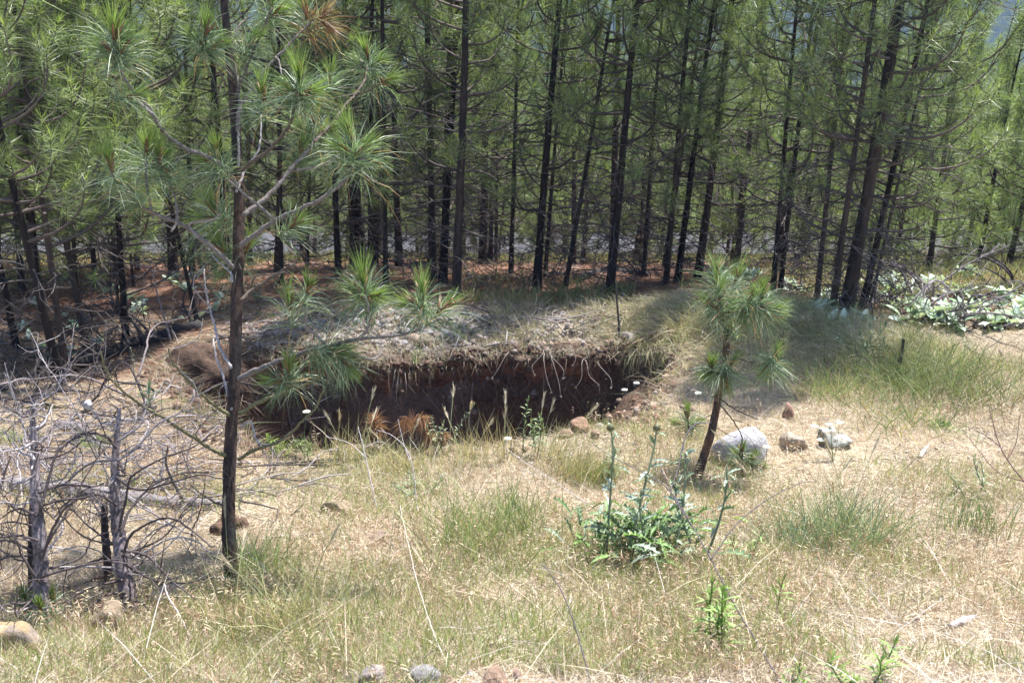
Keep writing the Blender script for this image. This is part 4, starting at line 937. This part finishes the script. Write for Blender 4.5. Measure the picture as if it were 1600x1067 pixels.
yarrow(960, 650, 985, 652, 'low white flower at the right end of the pit')

# dead stalks: pale or dark thin stems with forks
def stalk(label, base, pxs, dd, r, col, subs=(), name='dead_stalk', grp='dry dead stalks'):
    B = G(*base); d = depth_of(B); t = thing(name, label, 'stalk', B, grp); inv = Matrix.Translation(-Vector([float(a) for a in B]))
    for i, (p, a, b, rr) in enumerate([(pxs, 0, dd, r)] + [(s_[0], s_[1], s_[2], r * .7) for s_ in subs]):
        S = smooth_poly(poly3(p, d + a, d + b), 10 * len(p)); S = S + nrng.normal(size=S.shape) * .0008
        m = MB(); V, F = tube(S, np.linspace(rr, rr * .5, len(S)), 5, .1, nrng); m.add(V, F, col); c = m.build('stem' if i == 0 else 'twig', M_twig, t); c.matrix_parent_inverse = inv
DS = (.11, .095, .10); PS = (.48, .43, .43)
stalk('long dark bare stalk rising from the bottom edge through the thistle', (1222, 1070), [(1222, 1070), (1190, 1015), (1150, 948), (1110, 872), (1082, 822), (1060, 790)], .9, .0035, DS,
      [([(1075, 810), (1045, 765), (1000, 735), (960, 715), (925, 692)], .6, 1.2), ([(1060, 790), (1045, 760), (1030, 722)], .9, 1.1), ([(1048, 766), (1060, 730), (1068, 690), (1085, 664), (1105, 660)], .9, 1.2), ([(1110, 875), (1150, 820), (1200, 780), (1250, 755), (1275, 752)], .5, .9)])
stalk('thin dark stalk rising from the bottom edge left of the thistle', (925, 1072), [(925, 1072), (908, 1010), (885, 940), (860, 895), (845, 880)], .4, .0028, DS)
stalk('reddish bare forked stalk at the right edge', (1640, 800), [(1640, 800), (1600, 752), (1574, 718), (1560, 690), (1550, 655), (1545, 630)], .2, .004, (.17, .10, .09),
      [([(1574, 718), (1588, 690), (1594, 645)], .1, .15), ([(1600, 752), (1560, 738), (1530, 705), (1500, 665)], .1, .3), ([(1565, 700), (1540, 680), (1505, 664)], .2, .2)])
stalk('pale stalk arching up left of the sapling stem', (1062, 735), [(1062, 735), (1066, 705), (1072, 680), (1086, 662), (1112, 660)], -.1, .004, PS)
stalk('pale forked stalk below the left of the pit', (652, 800), [(652, 800), (645, 730), (634, 700), (612, 680), (590, 672)], .2, .003, (.4, .36, .36), [([(640, 720), (630, 690), (622, 655)], .1, .2)])
stalk('pale branching stalk at the left of the pit edge', (590, 800), [(590, 800), (578, 745), (568, 700), (560, 668)], .1, .0035, PS, [([(572, 715), (545, 692), (510, 682)], .1, .2), ([(568, 700), (590, 690), (605, 694)], .1, .1)])
stalk('long pale stem lying across the thistle from the left', (905, 812), [(905, 812), (960, 815), (1030, 832), (1085, 850), (1140, 862)], .1, .0028, PS)
stalk('long pale stem slanting through grass left of the thistle', (940, 800), [(940, 800), (900, 775), (860, 748), (820, 722), (790, 700)], .3, .0025, PS)
stalk('pale dry stem at the right of the snags', (300, 1000), [(300, 1000), (280, 960), (262, 930), (257, 912)], .1, .0035, (.6, .55, .5))
stalk('long pale straw stem left of the bottom rocks', (700, 1040), [(700, 1040), (678, 990), (655, 920), (640, 860), (625, 790)], .4, .0025, (.58, .5, .4))
stalk('pale straw bent across the lower right', (1560, 960), [(1560, 960), (1500, 930), (1440, 905), (1380, 880)], .3, .0025, (.58, .5, .4))
stalk('dark dead stub standing in the shaded grass at right', (1398, 600), [(1398, 602), (1402, 585), (1407, 560), (1412, 530)], .0, .02, (.05, .04, .035))
stalk('thin dark dead stem standing on the grassy spoil', (968, 530), [(968, 532), (967, 505), (964, 470), (962, 440)], .0, .012, (.06, .05, .045))

# tussocks
def tussock(px, py, hp, label, n, col, col2, spread=.5, r=.05, seeds=0, name='grass_tussock', lean=(0, 0), W=.003, grp='grass tussocks'):
    B = G(px, py); d = depth_of(B); h = hp / FPX * d; t = thing(name, label, 'grass', B, grp); inv = Matrix.Translation(-Vector([float(a) for a in B]))
    P = B + np.concatenate([nrng.normal(size=(n, 2)) * r, np.zeros((n, 1))], 1); P[:, 2] = hgt(P[:, 0], P[:, 1]) - .005
    D = nrm(np.stack([nrng.normal(size=n) * spread + lean[0], nrng.normal(size=n) * spread + lean[1], np.ones(n)], 1)); Lh = h * nrng.uniform(.45, 1.1, n)
    bend = D * [1, 1, 0] * (Lh * .35)[:, None] + np.array([0, 0, -1]) * (Lh * .12)[:, None]
    cc = np.where(nrng.random((n, 1)) < .6, np.array(col)[None], np.array(col2)[None]) * nrng.uniform(.7, 1.3, (n, 1))
    m = MB(); V, F, c3 = blades(P, D, Lh, np.full(n, W), bend, cc, nrng, 2); m.add(V, F, c3); c = m.build('blades', M_grass, t); c['kind'] = 'stuff'; c.matrix_parent_inverse = inv
    for q in range(seeds):
        D1 = nrm(np.array([nrng.normal() * spread * .9 + lean[0], nrng.normal() * .3, 1.])); L = h * nrng.uniform(.9, 1.25); b = B + np.array([nrng.normal() * r, nrng.normal() * r, 0])
        S = smooth_poly([b, b + D1 * L * .6, b + D1 * L + D1 * [1, 1, 0] * L * .25], 14); m = MB(); V, F = tube(S, [.0016, .0012], 4, 0, nrng); m.add(V, F, (.36, .38, .18)); c = m.build('stem', M_straw, t); c.matrix_parent_inverse = inv
        m = MB(); Td = nrm(S[-1] - S[-2]); nn = 46; uu = nrng.random(nn); Pp = S[-1] - Td * (uu * .07)[:, None]; dr = nrm(Td[None] + nrng.normal(size=(nn, 3)) * .16)
        V, F, c3 = blades(Pp, dr, nrng.uniform(.03, .055, nn), np.full(nn, .0028), np.zeros((nn, 3)), np.tile([.62, .55, .40], (nn, 1)) * nrng.uniform(.8, 1.1, (nn, 1)), nrng, 1); m.add(V, F, c3)
        c = m.build('seed_head', M_straw, t); c.matrix_parent_inverse = inv
GRN = (.17, .24, .08); GR2 = (.30, .32, .16); BGR = (.15, .23, .13); STR = (.46, .38, .22)
tussock(745, 862, 170, 'tall loose green grass tussock below the middle of the pit', 300, GR2, GRN, .42, .16)
tussock(800, 830, 120, 'upright darker green grass tussock right of the tall loose one', 150, GRN, GR2, .25, .07)
tussock(1318, 850, 150, 'bluish tussock with pale feathery seed heads in the right foreground', 330, BGR, GR2, .45, .12, seeds=9)
tussock(1240, 850, 70, 'low bluish tussock left of the feathery one', 260, BGR, (.2, .27, .18), .6, .10, seeds=2)
tussock(1515, 830, 95, 'upright green tussock near the right edge', 160, (.12, .2, .07), GRN, .25, .09)
tussock(935, 752, 60, 'green tussock left above the thistle', 260, GRN, STR, .4, .06)
tussock(890, 745, 75, 'straw coloured tussock leaning right at the pit edge', 260, STR, GR2, .35, .06, lean=(.3, 0))
tussock(1420, 665, 62, 'bright green broad bladed tussock below the shaded grass', 160, (.2, .27, .10), STR, .6, .16, W=.005)
tussock(1440, 610, 100, 'tall dark green tussock in the hollow at right', 700, (.15, .20, .08), (.24, .26, .12), .5, .3, W=.004)
tussock(1500, 600, 80, 'shaded green tussock right of the tall one in the hollow', 500, (.14, .19, .08), (.26, .26, .14), .5, .3, W=.004)
tussock(1390, 590, 80, 'shaded green tussock left of the tall one in the hollow', 400, (.14, .19, .08), (.2, .24, .1), .5, .25, W=.004)
tussock(1465, 668, 28, 'small bright green tuft standing alone in straw at right', 80, (.2, .32, .10), GRN, .5, .03, W=.006)
tussock(1290, 620, 70, 'light green tussock on the sunny bank right of the sapling', 260, (.25, .33, .11), STR, .5, .12)
tussock(540, 722, 90, 'straw tussock with tall seed stems at the pit edge', 120, STR, GR2, .3, .1, seeds=4)
tussock(750, 720, 95, 'dry tussock with pale seed stems before the dark pit', 150, STR, GR2, .25, .12, seeds=6)
tussock(620, 735, 70, 'straw tussock between the dead seedlings', 160, STR, GR2, .4, .08, seeds=2)
tussock(860, 720, 80, 'dry tussock with leaning seed stem at the right pit edge', 120, STR, GR2, .3, .07, seeds=3, lean=(.2, 0))
tussock(455, 985, 150, 'long pale grass tussock right of the near pine foot', 200, GR2, STR, .4, .10, seeds=3)
tussock(400, 900, 110, 'green grass tussock at the near pine foot', 240, GRN, GR2, .4, .08, seeds=2)
tussock(1085, 520, 70, 'shaggy tall grass tussock on the grassy spoil, left of the sapling', 500, (.3, .3, .15), STR, .5, .16, lean=(.3, -.2))
tussock(1215, 520, 50, 'green shaggy tussock behind the sapling', 400, (.28, .32, .13), (.46, .42, .28), .5, .22)
tussock(150, 700, 40, 'small green tuft behind the snag tops', 120, (.2, .3, .09), GRN, .5, .06)
tussock(20, 690, 34, 'bright green tuft at the left edge behind the snags', 140, (.24, .36, .10), GRN, .5, .07)

# tangle of thin dead branches round the snags and dark slash left of the pit
def loose_branch(px, py, L, r, col, label, grp, el=(.05, .9), tw=6, lift=0.0):
    B = G(px, py); B[2] += lift; t = thing('dead_branch', label, 'branch', B, grp); inv = Matrix.Translation(-Vector([float(a) for a in B]))
    az = nrng.random() * 6.28; d1 = rot_to(0, nrng.uniform(*el), az); d2 = nrm(d1 + nrng.normal(size=3) * .45 - [0, 0, .15])
    Q = smooth_poly([B, B + d1 * L * .4, B + d1 * L * .4 + d2 * L * .35, B + d1 * L * .4 + d2 * L * .35 + nrm(d2 + nrng.normal(size=3) * .4) * L * .3], 20) + kinks(20, .009)
    m = MB(); V, F = tube(Q, np.linspace(r, r * .3, 20), 6, .12, nrng); m.add(V, F, col); c = m.build('stem', M_limb, t, True); c.matrix_parent_inverse = inv
    for _k in range(2):
        m = MB(); twigs_on(m, Q, tw // 2, .08, .34, r * .42, col, nrng); m.add(*tube(Q[4:8], r * .5, 3), col); c = m.build('twig', M_limb, t, True); c.matrix_parent_inverse = inv
for k in range(34):
    loose_branch(nrng.uniform(-30, 330), nrng.uniform(690, 900), nrng.uniform(.35, .9), .0045, [(.26, .23, .24), (.36, .33, .34), (.12, .10, .10)][k % 3], 'thin bare grey branch in the tangle around the snags at lower left', 'branches tangled around the snags')
for k in range(30):
    loose_branch(nrng.uniform(20, 330), nrng.uniform(520, 640), nrng.uniform(.4, 1.2), .010, [(.06, .05, .05), (.05, .042, .042), (.2, .17, .17)][k % 3], 'dark dead branch in the slash left of the pit', 'dead slash left of the pit', el=(.0, .7))
# dry stems hanging over the far lip
for k, (x0, y0, x1, y1) in enumerate([(838, 545, 835, 585), (852, 548, 862, 612), (858, 548, 876, 618), (866, 548, 880, 590), (925, 555, 900, 605), (872, 540, 895, 570), (905, 560, 935, 600), (800, 548, 770, 590), (940, 562, 955, 605)]):
    B = G(x0, y0); d = depth_of(B); P1 = U(x1, y1, d - .25); t = thing('hanging_stem', 'pale dry stem drooping over the far lip of the pit', 'stalk', B, 'stems hanging over the pit'); inv = Matrix.Translation(-Vector([float(a) for a in B]))
    S = smooth_poly([B, B * .6 + P1 * .4 + [nrng.normal() * .03, -.06, .08], B * .25 + P1 * .75 + [nrng.normal() * .03, -.04, .03], P1], 12); m = MB(); V, F = tube(S, [.0026, .0015], 4, 0, nrng); m.add(V, F, (.34, .29, .25)); c = m.build('stem', M_twig, t); c.matrix_parent_inverse = inv
    m = MB(); P = np.repeat(P1[None], 14, 0); dr = nrm(nrng.normal(size=(14, 3)) + [0, 0, -1.2]); V, F, cc = blades(P, dr, nrng.uniform(.008, .026, 14), np.full(14, .004), np.zeros((14, 3)), np.tile([.38, .31, .27], (14, 1)), nrng, 1); m.add(V, F, cc); c = m.build('seed_head', M_straw, t); c.matrix_parent_inverse = inv

# mass of fine roots and dark earth bulging at the left end of the hole
def root_mass():
    B = G(318, 560); d = depth_of(B); Cn = U(318, 596, d - .12); t = thing('root_mass', 'dark bulging clod of earth bound with fine roots at the left end of the pit', 'root mass', B); inv = Matrix.Translation(-Vector([float(a) for a in B]))
    V0, F0 = IV, IF; r = 1 + .28 * fbm(V0[:, 0] * 2.4 + 3, V0[:, 1] * 2.4 + V0[:, 2] * 2, 301, 4); S3 = np.array([.36, .26, .27])
    V = V0 * r[:, None] * S3 + Cn; m = MB(); m.add(V, F0, np.array([.075, .048, .035])[None] * (1 + .8 * fbm(V0[:, 0] * 5, V0[:, 1] * 5 + V0[:, 2] * 4, 302, 3))[:, None]); c = m.build('earth', M_wall, t, True); c.matrix_parent_inverse = inv
    n = 1500; i = nrng.integers(0, len(V0), n); P = V[i]; N_ = nrm(V0[i]); T_ = nrm(np.stack([nrng.normal(size=n) * .8, nrng.normal(size=n) * .4, -nrng.random(n) - .1], 1) + N_ * .35)
    Vb, F, cc = blades(P - N_ * .01, T_, nrng.uniform(.05, .2, n), np.full(n, .0026), np.stack([0 * P[:, 0], 0 * P[:, 0], -nrng.random(n) * .06], 1), np.array([(.20, .13, .09), (.12, .08, .06), (.33, .25, .19)])[nrng.integers(0, 3, n)], nrng, 2)
    m = MB(); m.add(Vb, F, cc); c = m.build('roots', M_straw, t); c['kind'] = 'stuff'; c.matrix_parent_inverse = inv
root_mass()

# ------------------------------------------------------------------ ground cover nobody could count
crg = np.random.default_rng(77)
def pts_in(n, y0, y1, pw, rng=crg, xr=(-.56, .56), pad=.5):
    """random ground points, denser near the camera when pw>1"""
    y = y0 + (y1 - y0) * rng.random(n) ** pw
    x = rng.uniform(xr[0], xr[1], n) * y + rng.uniform(-pad, pad, n)
    return x, y
def pix(x, y, z):
    d = y * cp - z * sp; u = (y * sp + z * cp)
    return CX + x / d * FPX, CY - u / d * FPX
def keep_out(x, y): return pit_s(x, y) < -0.02
def cover(name, mat, x, y, L, W, el, col, bend, segs=2, tipc=None, lift=0.0, rng=crg):
    n = len(x); z = hgt(x, y) + lift - 0.004; az = rng.random(n) * 6.283
    D = np.stack([np.cos(el) * np.cos(az), np.cos(el) * np.sin(az), np.sin(el)], 1)
    bv = D * [1, 1, 0] * (L * bend)[:, None] - np.array([0, 0, 1.]) * (L * bend * .4)[:, None]
    V, F, Cc = blades(np.stack([x, y, z], 1), D, L, W, bv, col, rng, segs, tipc)
    m = MB(); m.add(V, F, Cc); return m.build(name, mat, kind='stuff')
def pick(n, cols, w, rng=crg, j=.25):
    c = np.array(cols)[rng.choice(len(cols), n, p=np.array(w) / sum(w))]; return c * (1 + j * (rng.random((n, 1)) * 2 - 1))
def green_w(x, y):
    px, py = pix(x, y, hgt(x, y)); g = 0.44 + 2.2 * fbm(x * 1.3, y * 1.3, 201, 4)
    for cx, cy, rx, ry, a in [(500, 960, 200, 90, .55), (700, 820, 170, 90, .35), (420, 900, 90, 80, .35), (1010, 880, 130, 60, .5), (640, 720, 300, 20, .35), (1430, 590, 90, 60, .8), (1230, 500, 100, 40, .6), (1350, 560, 60, 60, .4), (1280, 840, 130, 70, .35), (950, 740, 90, 40, .25),
                             (1450, 980, 220, 80, -.5), (1250, 960, 140, 60, -.3), (150, 640, 160, 70, -.8), (620, 850, 60, 30, -.4), (1520, 620, 90, 50, -.3), (100, 830, 160, 60, -.5)]:
        g = g + a * np.exp(-((px - cx) / rx) ** 2 - ((py - cy) / ry) ** 2)
    return np.clip(g, 0, 1)

# flat straw litter over the open bank
x, y = pts_in(235000, 2.3, 10.3, 1.35); ok = keep_out(x, y) & (crg.random(len(x)) < 1 - 0.85 * sst(9.3, 10.2, y)); x, y = x[ok], y[ok]; n = len(x)
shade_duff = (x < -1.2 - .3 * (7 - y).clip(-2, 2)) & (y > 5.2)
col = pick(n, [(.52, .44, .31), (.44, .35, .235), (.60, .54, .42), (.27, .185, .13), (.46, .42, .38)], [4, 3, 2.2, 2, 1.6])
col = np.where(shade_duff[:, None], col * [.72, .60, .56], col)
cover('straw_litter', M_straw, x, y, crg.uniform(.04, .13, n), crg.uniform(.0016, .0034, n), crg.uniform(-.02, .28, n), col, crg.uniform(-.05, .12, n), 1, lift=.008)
# short standing dry grass
x, y = pts_in(120000, 2.3, 10.0, 1.3); ok = keep_out(x, y) & ~((x < -1.6) & (y > 6.8)) & (fbm(x * 2.2, y * 2.2, 222, 3) > -.12 + .3 * crg.normal(size=len(x)) * .3) & (y > 2.9 + .4 * fbm(x * 2, y * 2, 5)); x, y = x[ok], y[ok]; n = len(x)
col = pick(n, [(.56, .48, .35), (.48, .38, .26), (.63, .57, .46), (.36, .22, .17)], [4, 3, 2, 2])
tip = np.where(crg.random((n, 1)) < .3, np.array([[.38, .19, .13]]), np.array([[.58, .48, .32]]))
hh = .8 + .9 * np.clip(g2(x, y, 2.0, 8.6, 1.2, .9) + g2(x, y, 3.1, 7.9, .8, .7), 0, 1)
cover('dry_grass', M_straw, x, y, crg.uniform(.04, .14, n) * hh, crg.uniform(.0015, .0028, n), crg.uniform(.5, 1.5, n), col, crg.uniform(.0, .45, n), 2, tip)
# green grass among it
x, y = pts_in(150000, 2.3, 10.4, 1.3); gw = green_w(x, y); ok = keep_out(x, y) & (crg.random(len(x)) < gw ** 1.3) & ~((x < -1.6) & (y > 7.2)) & (y > 2.95 + .4 * fbm(x * 2, y * 2, 5)); x, y = x[ok], y[ok]; n = len(x)
col = pick(n, [(.26, .35, .11), (.35, .41, .18), (.18, .27, .08), (.42, .43, .22), (.28, .36, .22)], [4, 3, 2, 2, 1])
tip = col * .6 + np.array([[.36, .25, .14]]) * .4
hh = .85 + 1.0 * np.clip(g2(x, y, 3.4, 8.5, .9, .8) + .6 * g2(x, y, 2.1, 9.2, 1.0, .6), 0, 1)
cover('green_grass', M_grass, x, y, crg.uniform(.05, .15, n) * hh, crg.uniform(.0017, .0032, n), crg.uniform(.75, 1.52, n), col, crg.uniform(.0, .4, n), 2, tip)
# drooping brome seed heads
x, y = pts_in(17000, 2.9, 8.5, 1.2); ok = keep_out(x, y) & (fbm(x * 1.6, y * 1.6, 240, 3) > -.05) & ~((x < -1.4) & (y > 6.5)); x, y = x[ok], y[ok]; n = len(x)
zt = crg.uniform(.07, .17, n); col = pick(n, [(.36, .22, .15), (.50, .42, .28), (.32, .28, .14), (.42, .31, .21)], [3, 3, 2, 2]); az = crg.random(n) * 6.283
m = MB(); z0 = hgt(x, y); P0 = np.stack([x, y, z0], 1); Dv = nrm(np.stack([np.cos(az) * .25, np.sin(az) * .25, np.ones(n)], 1))
V, F, Cc = blades(P0, Dv, zt, np.full(n, .0016), np.zeros((n, 3)), col * .9, crg, 1); m.add(V, F, Cc)
tp_ = P0 + Dv * (zt * .93)[:, None]
for k in range(3):
    D2 = nrm(np.stack([np.cos(az + k * .5 - .5), np.sin(az + k * .5 - .5), np.full(n, .35 - .4 * k)], 1))
    V, F, Cc = blades(tp_ - Dv * (.012 * k), D2, crg.uniform(.014, .03, n), np.full(n, .0032), np.array([0, 0, -.008]) * np.ones((n, 3)), col, crg, 2); m.add(V, F, Cc)
m.build('brome_seed_heads', M_straw, kind='stuff')
# long pale straws lying about
x, y = pts_in(1700, 2.6, 9.5, 1.2); ok = keep_out(x, y); x, y = x[ok], y[ok]; n = len(x)
cover('long_straws', M_straw, x, y, crg.uniform(.12, .34, n), crg.uniform(.0016, .0030, n), crg.uniform(.0, .7, n), pick(n, [(.60, .52, .40), (.50, .42, .30), (.52, .48, .46)], [3, 2, 2]), crg.uniform(.0, .3, n), 2, lift=.02)
# red needle duff under the wood
x, y = pts_in(110000, 8.2, 18, 1.5, pad=1.0); ok = keep_out(x, y) & ((y > 9.4) | (x < -1.8)); x, y = x[ok], y[ok]; n = len(x)
cover('pine_needle_litter', M_straw, x, y, crg.uniform(.07, .17, n), crg.uniform(.003, .006, n), crg.uniform(-.02, .25, n), pick(n, [(.28, .13, .08), (.36, .21, .13), (.20, .10, .07), (.42, .32, .22), (.3, .25, .22)], [4, 3, 3, 1.5, 1]), crg.uniform(-.05, .1, n), 1, lift=.012)
# meadow grass beyond and under the clearing
x, y = pts_in(60000, 10.5, 24, 1.3, pad=1.5); ok = (x > .25 * y + .8 * fbm(x * .5, y * .5, 9)) | (y > 17) | (fbm(x * .7, y * .7, 19, 3) > .30); x, y = x[ok], y[ok]; n = len(x)
cover('meadow_grass', M_grass, x, y, crg.uniform(.10, .26, n), crg.uniform(.006, .010, n), crg.uniform(.5, 1.5, n), pick(n, [(.22, .27, .10), (.32, .31, .15), (.42, .36, .2), (.15, .2, .08)], [3, 3, 2, 1]), crg.uniform(.0, .4, n), 2)
# shaggy grass hanging over the far lip and right bank of the hole, with bare roots
def lip(n, x0, x1, cols, w, L, drop, name, mat, out=.05, Wd=.003):
    xx = crg.uniform(x0, x1, n); yy = pit_far(xx) + crg.uniform(-.12, .22, n); P = np.stack([xx, yy, hgt(xx, yy + .12) + .02 - np.maximum(0, pit_far(xx) - yy) * .6], 1)
    P[:, 2] = np.maximum(P[:, 2], hgt(xx, pit_far(xx) + .06) - .15 * crg.random(n))
    D = nrm(np.stack([crg.normal(size=n) * .5, -crg.uniform(.2, 1.1, n), crg.uniform(-.3, .8, n)], 1)); Lh = crg.uniform(.3, 1, n) * L
    bend = np.array([0, -.15, -1.]) * (Lh * drop * crg.uniform(.4, 1.3, n))[:, None]
    V, F, Cc = blades(P, D, Lh, np.full(n, Wd), bend, pick(n, cols, w), crg, 2); m = MB(); m.add(V, F, Cc); return m.build(name, mat, kind='stuff')
lip(5200, -2.7, 1.35, [(.36, .31, .22), (.27, .22, .16), (.22, .15, .11), (.24, .25, .12)], [3, 3, 2, 2], .15, .8, 'hanging_roots', M_straw)
lip(5200, .9, 2.5, [(.33, .31, .17), (.42, .36, .22), (.20, .24, .09), (.25, .20, .14)], [3, 3, 2, 2], .30, .7, 'shaggy_bank_grass', M_grass)
# shaded tangle on the spoil
x = crg.uniform(-2.4, 2.4, 16000); y = crg.uniform(8.62, 10.3, 16000); ok = keep_out(x, y) & ((x > -.2) | (crg.random(16000) < .3)) & (fbm(x * 2.5, y * 2.5, 331, 3) > -.1); x, y = x[ok], y[ok]; n = len(x)
cover('spoil_grass', M_grass, x, y, crg.uniform(.06, .24, n), crg.uniform(.003, .005, n), crg.uniform(.2, 1.4, n), pick(n, [(.20, .24, .09), (.34, .31, .21), (.40, .35, .28), (.20, .155, .13)], [2, 3, 3, 4]), crg.uniform(.1, .6, n), 2)
# loose stones and clods
def pebbles(name, mat, x, y, s, cols, w, dz=0.0, z=None):
    m = MB(); P = [rock_mesh(crg, (1, 1, .8), (1, 1, 1), 0, False, 10)[:2] for _ in range(6)]; cc = pick(len(x), cols, w); zz = hgt(x, y) if z is None else z
    _b = bmesh.new(); bmesh.ops.create_icosphere(_b, subdivisions=1, radius=1); v1 = np.array([v.co[:] for v in _b.verts]); f1 = np.array([[v.index for v in f.verts] for f in _b.faces]); _b.free()
    n = len(x); V = v1[None] * (1 + .28 * (crg.random((n, len(v1), 1)) - .5) * 2) * crg.uniform(.6, 1.2, (n, 1, 3)) * s[:, None, None] * .5
    V = V + np.stack([x, y, zz + s * .12 + dz], 1)[:, None, :]; F = (f1[None] + (np.arange(n) * len(v1))[:, None, None]).reshape(-1, 3)
    m.add(V.reshape(-1, 3), F, np.repeat(cc, len(v1), 0)); return m.build(name, mat, kind='stuff')
x, y = pts_in(9000, 2.3, 3.6, 1.0, pad=.3); ok = crg.random(len(x)) < sst(3.5, 2.7, y + .5 * fbm(x * 2, y * 2, 77)); x, y = x[ok], y[ok]
pebbles('gravel', M_rock, x, y, crg.uniform(.004, .018, len(x)), [(.36, .34, .34), (.30, .27, .25), (.42, .36, .3), (.24, .18, .15)], [4, 3, 2, 2])
x = crg.uniform(-2.4, 1.6, 9000); y = 8.6 + np.abs(crg.normal(size=9000)) * .5; ok = (crg.random(9000) < g2(x, y, -.9, 9.0, 1.1, .9) * 1.3); x, y = x[ok], y[ok]
pebbles('spoil_rubble', M_rock, x, y, crg.uniform(.012, .055, len(x)), [(.24, .22, .21), (.3, .26, .24), (.18, .13, .1)], [3, 2, 2])
x = crg.uniform(-2.5, 1.1, 2200); yf = pit_far(x); y = yf - crg.uniform(-.05, .14, 2200); zc = hgt(x, yf + .15) - crg.random(2200) ** 2.2 * 1.0
pebbles('lip_clods', M_wall, x, y - .02, .01 + .06 * crg.random(2200) ** 3, [(.10, .06, .045), (.14, .09, .065), (.22, .18, .15)], [3, 2, .8], z=zc)
n = 1300; x = crg.uniform(-2.5, 1.1, n); P = np.stack([x, pit_far(x) - crg.uniform(.0, .16, n), hgt(x, pit_far(x) + .15) - crg.uniform(0, .5, n) ** 1.0], 1)
V, F, Cc = blades(P, nrm(np.stack([crg.normal(size=n) * .6, -crg.random(n) * .9, -.4 - crg.random(n)], 1)), crg.uniform(.05, .30, n), np.full(n, .0028), np.stack([crg.normal(size=n) * .04, 0 * x, -.04 * crg.random(n)], 1), pick(n, [(.22, .14, .10), (.34, .27, .21), (.12, .08, .06)], [3, .8, 3]), crg, 2)
m = MB(); m.add(V, F, Cc); m.build('bare_roots', M_straw, kind='stuff')
x = crg.uniform(-3.0, -1.2, 2600); y = crg.uniform(6.2, 8.6, 2600); s_ = x - pit_left(y); ok = (np.abs(s_ + .02) < .22); x, y = x[ok], y[ok]
pebbles('rim_crumbs', M_wall, x, y, .01 + .06 * crg.random(len(x)) ** 3, [(.15, .09, .065), (.22, .15, .11), (.30, .24, .20)], [3, 2, 1])
n = 2600; y = crg.uniform(6.2, 8.6, n); x = pit_left(y) + crg.normal(size=n) * .12; cover('rim_grass', M_straw, x, y, crg.uniform(.05, .22, n), crg.uniform(.002, .0035, n), crg.uniform(.0, 1.2, n), pick(n, [(.34, .27, .2), (.2, .13, .1), (.2, .24, .1)], [3, 3, 1.5]), crg.uniform(.1, .8, n), 2)
x = crg.uniform(.0, 2.0, 3000); y = crg.uniform(6.2, 8.6, 3000); s_ = np.minimum(pit_far(x) - y, (pit_right(y) - x)); ok = (s_ > -.15) & (crg.random(3000) < .7); x, y = x[ok], y[ok]
pebbles('slumped_rubble', M_rock, x, y, .01 + .07 * crg.random(len(x)) ** 3, [(.22, .14, .10), (.30, .22, .17), (.36, .30, .26)], [3, 2, 1])
x, y = pts_in(3500, 3.2, 8.5, 1.0); ok = keep_out(x, y) & (fbm(x * 1.7, y * 1.7, 88) > .05); x, y = x[ok], y[ok]
pebbles('small_stones', M_rock, x, y, crg.uniform(.008, .032, len(x)), [(.42, .36, .27), (.36, .33, .30), (.28, .2, .15)], [3, 2, 2])
# fallen twigs on the wood floor
m = MB()
for k in range(1150):
    xx = crg.uniform(-6, 6.5); yy = crg.uniform(8.8, 15)
    if k < 260: xx = crg.uniform(-3.2, -1.0); yy = crg.uniform(5.2, 7.4)
    elif k < 620: xx = crg.uniform(-2.4, 2.4); yy = crg.uniform(8.6, 9.9)
    if pit_s(np.array([xx]), np.array([yy]))[0] > -.03: continue
    L = crg.uniform(.15, .7); a = crg.random() * 6.28; P = np.array([[xx + math.cos(a) * L * t, yy + math.sin(a) * L * t, 0] for t in (0, .33, .66, 1)]) + np.concatenate([crg.normal(size=(4, 2)) * .03, np.zeros((4, 1))], 1)
    P[:, 2] = hgt(P[:, 0], P[:, 1]) + .012 + np.array([0, .02, .03, .0]) * crg.random() * 2
    V, F = tube(smooth_poly(P, 7), np.linspace(.006, .002, 7) * crg.uniform(.6, 1.3), 4, 0, crg); m.add(V, F, [(.07, .06, .06), (.2, .17, .17), (.3, .27, .27)][k % 3])
m.build('fallen_twigs', M_limb, kind='stuff')

# long shaggy grass over the right bank
x = crg.uniform(.7, 3.2, 26000); y = crg.uniform(7.0, 9.9, 26000); wgt = g2(x, y, 1.9, 8.6, .8, .8) + .8 * g2(x, y, 2.9, 7.9, .6, .6) + .3 * g2(x, y, 1.3, 9.3, .6, .5)
ok = (pit_s(x, y) < .12) & (crg.random(len(x)) < wgt * (1.0 + 1.5 * fbm(x * 3, y * 3, 311, 3))); x, y = x[ok], y[ok]; n = len(x)
az = math.pi * 1.15 + crg.normal(size=n) * .8 + 2 * fbm(x * 1.5, y * 1.5, 312, 2); el = crg.uniform(.3, 1.35, n); Lh = crg.uniform(.12, .36, n); z = hgt(x, y) - .004
D = np.stack([np.cos(el) * np.cos(az), np.cos(el) * np.sin(az), np.sin(el)], 1); bv = D * [1, 1, 0] * (Lh * .5)[:, None] - np.array([0, 0, 1.]) * (Lh * .35)[:, None]
V, F, Cc = blades(np.stack([x, y, z], 1), D, Lh, crg.uniform(.0022, .004, n), bv, pick(n, [(.60, .54, .41), (.50, .44, .31), (.34, .39, .17), (.24, .30, .11), (.36, .27, .2)], [5, 4, 2, 1.5, 2]), crg, 2)
m = MB(); m.add(V, F, Cc); m.build('long_bank_grass', M_grass, kind='stuff')
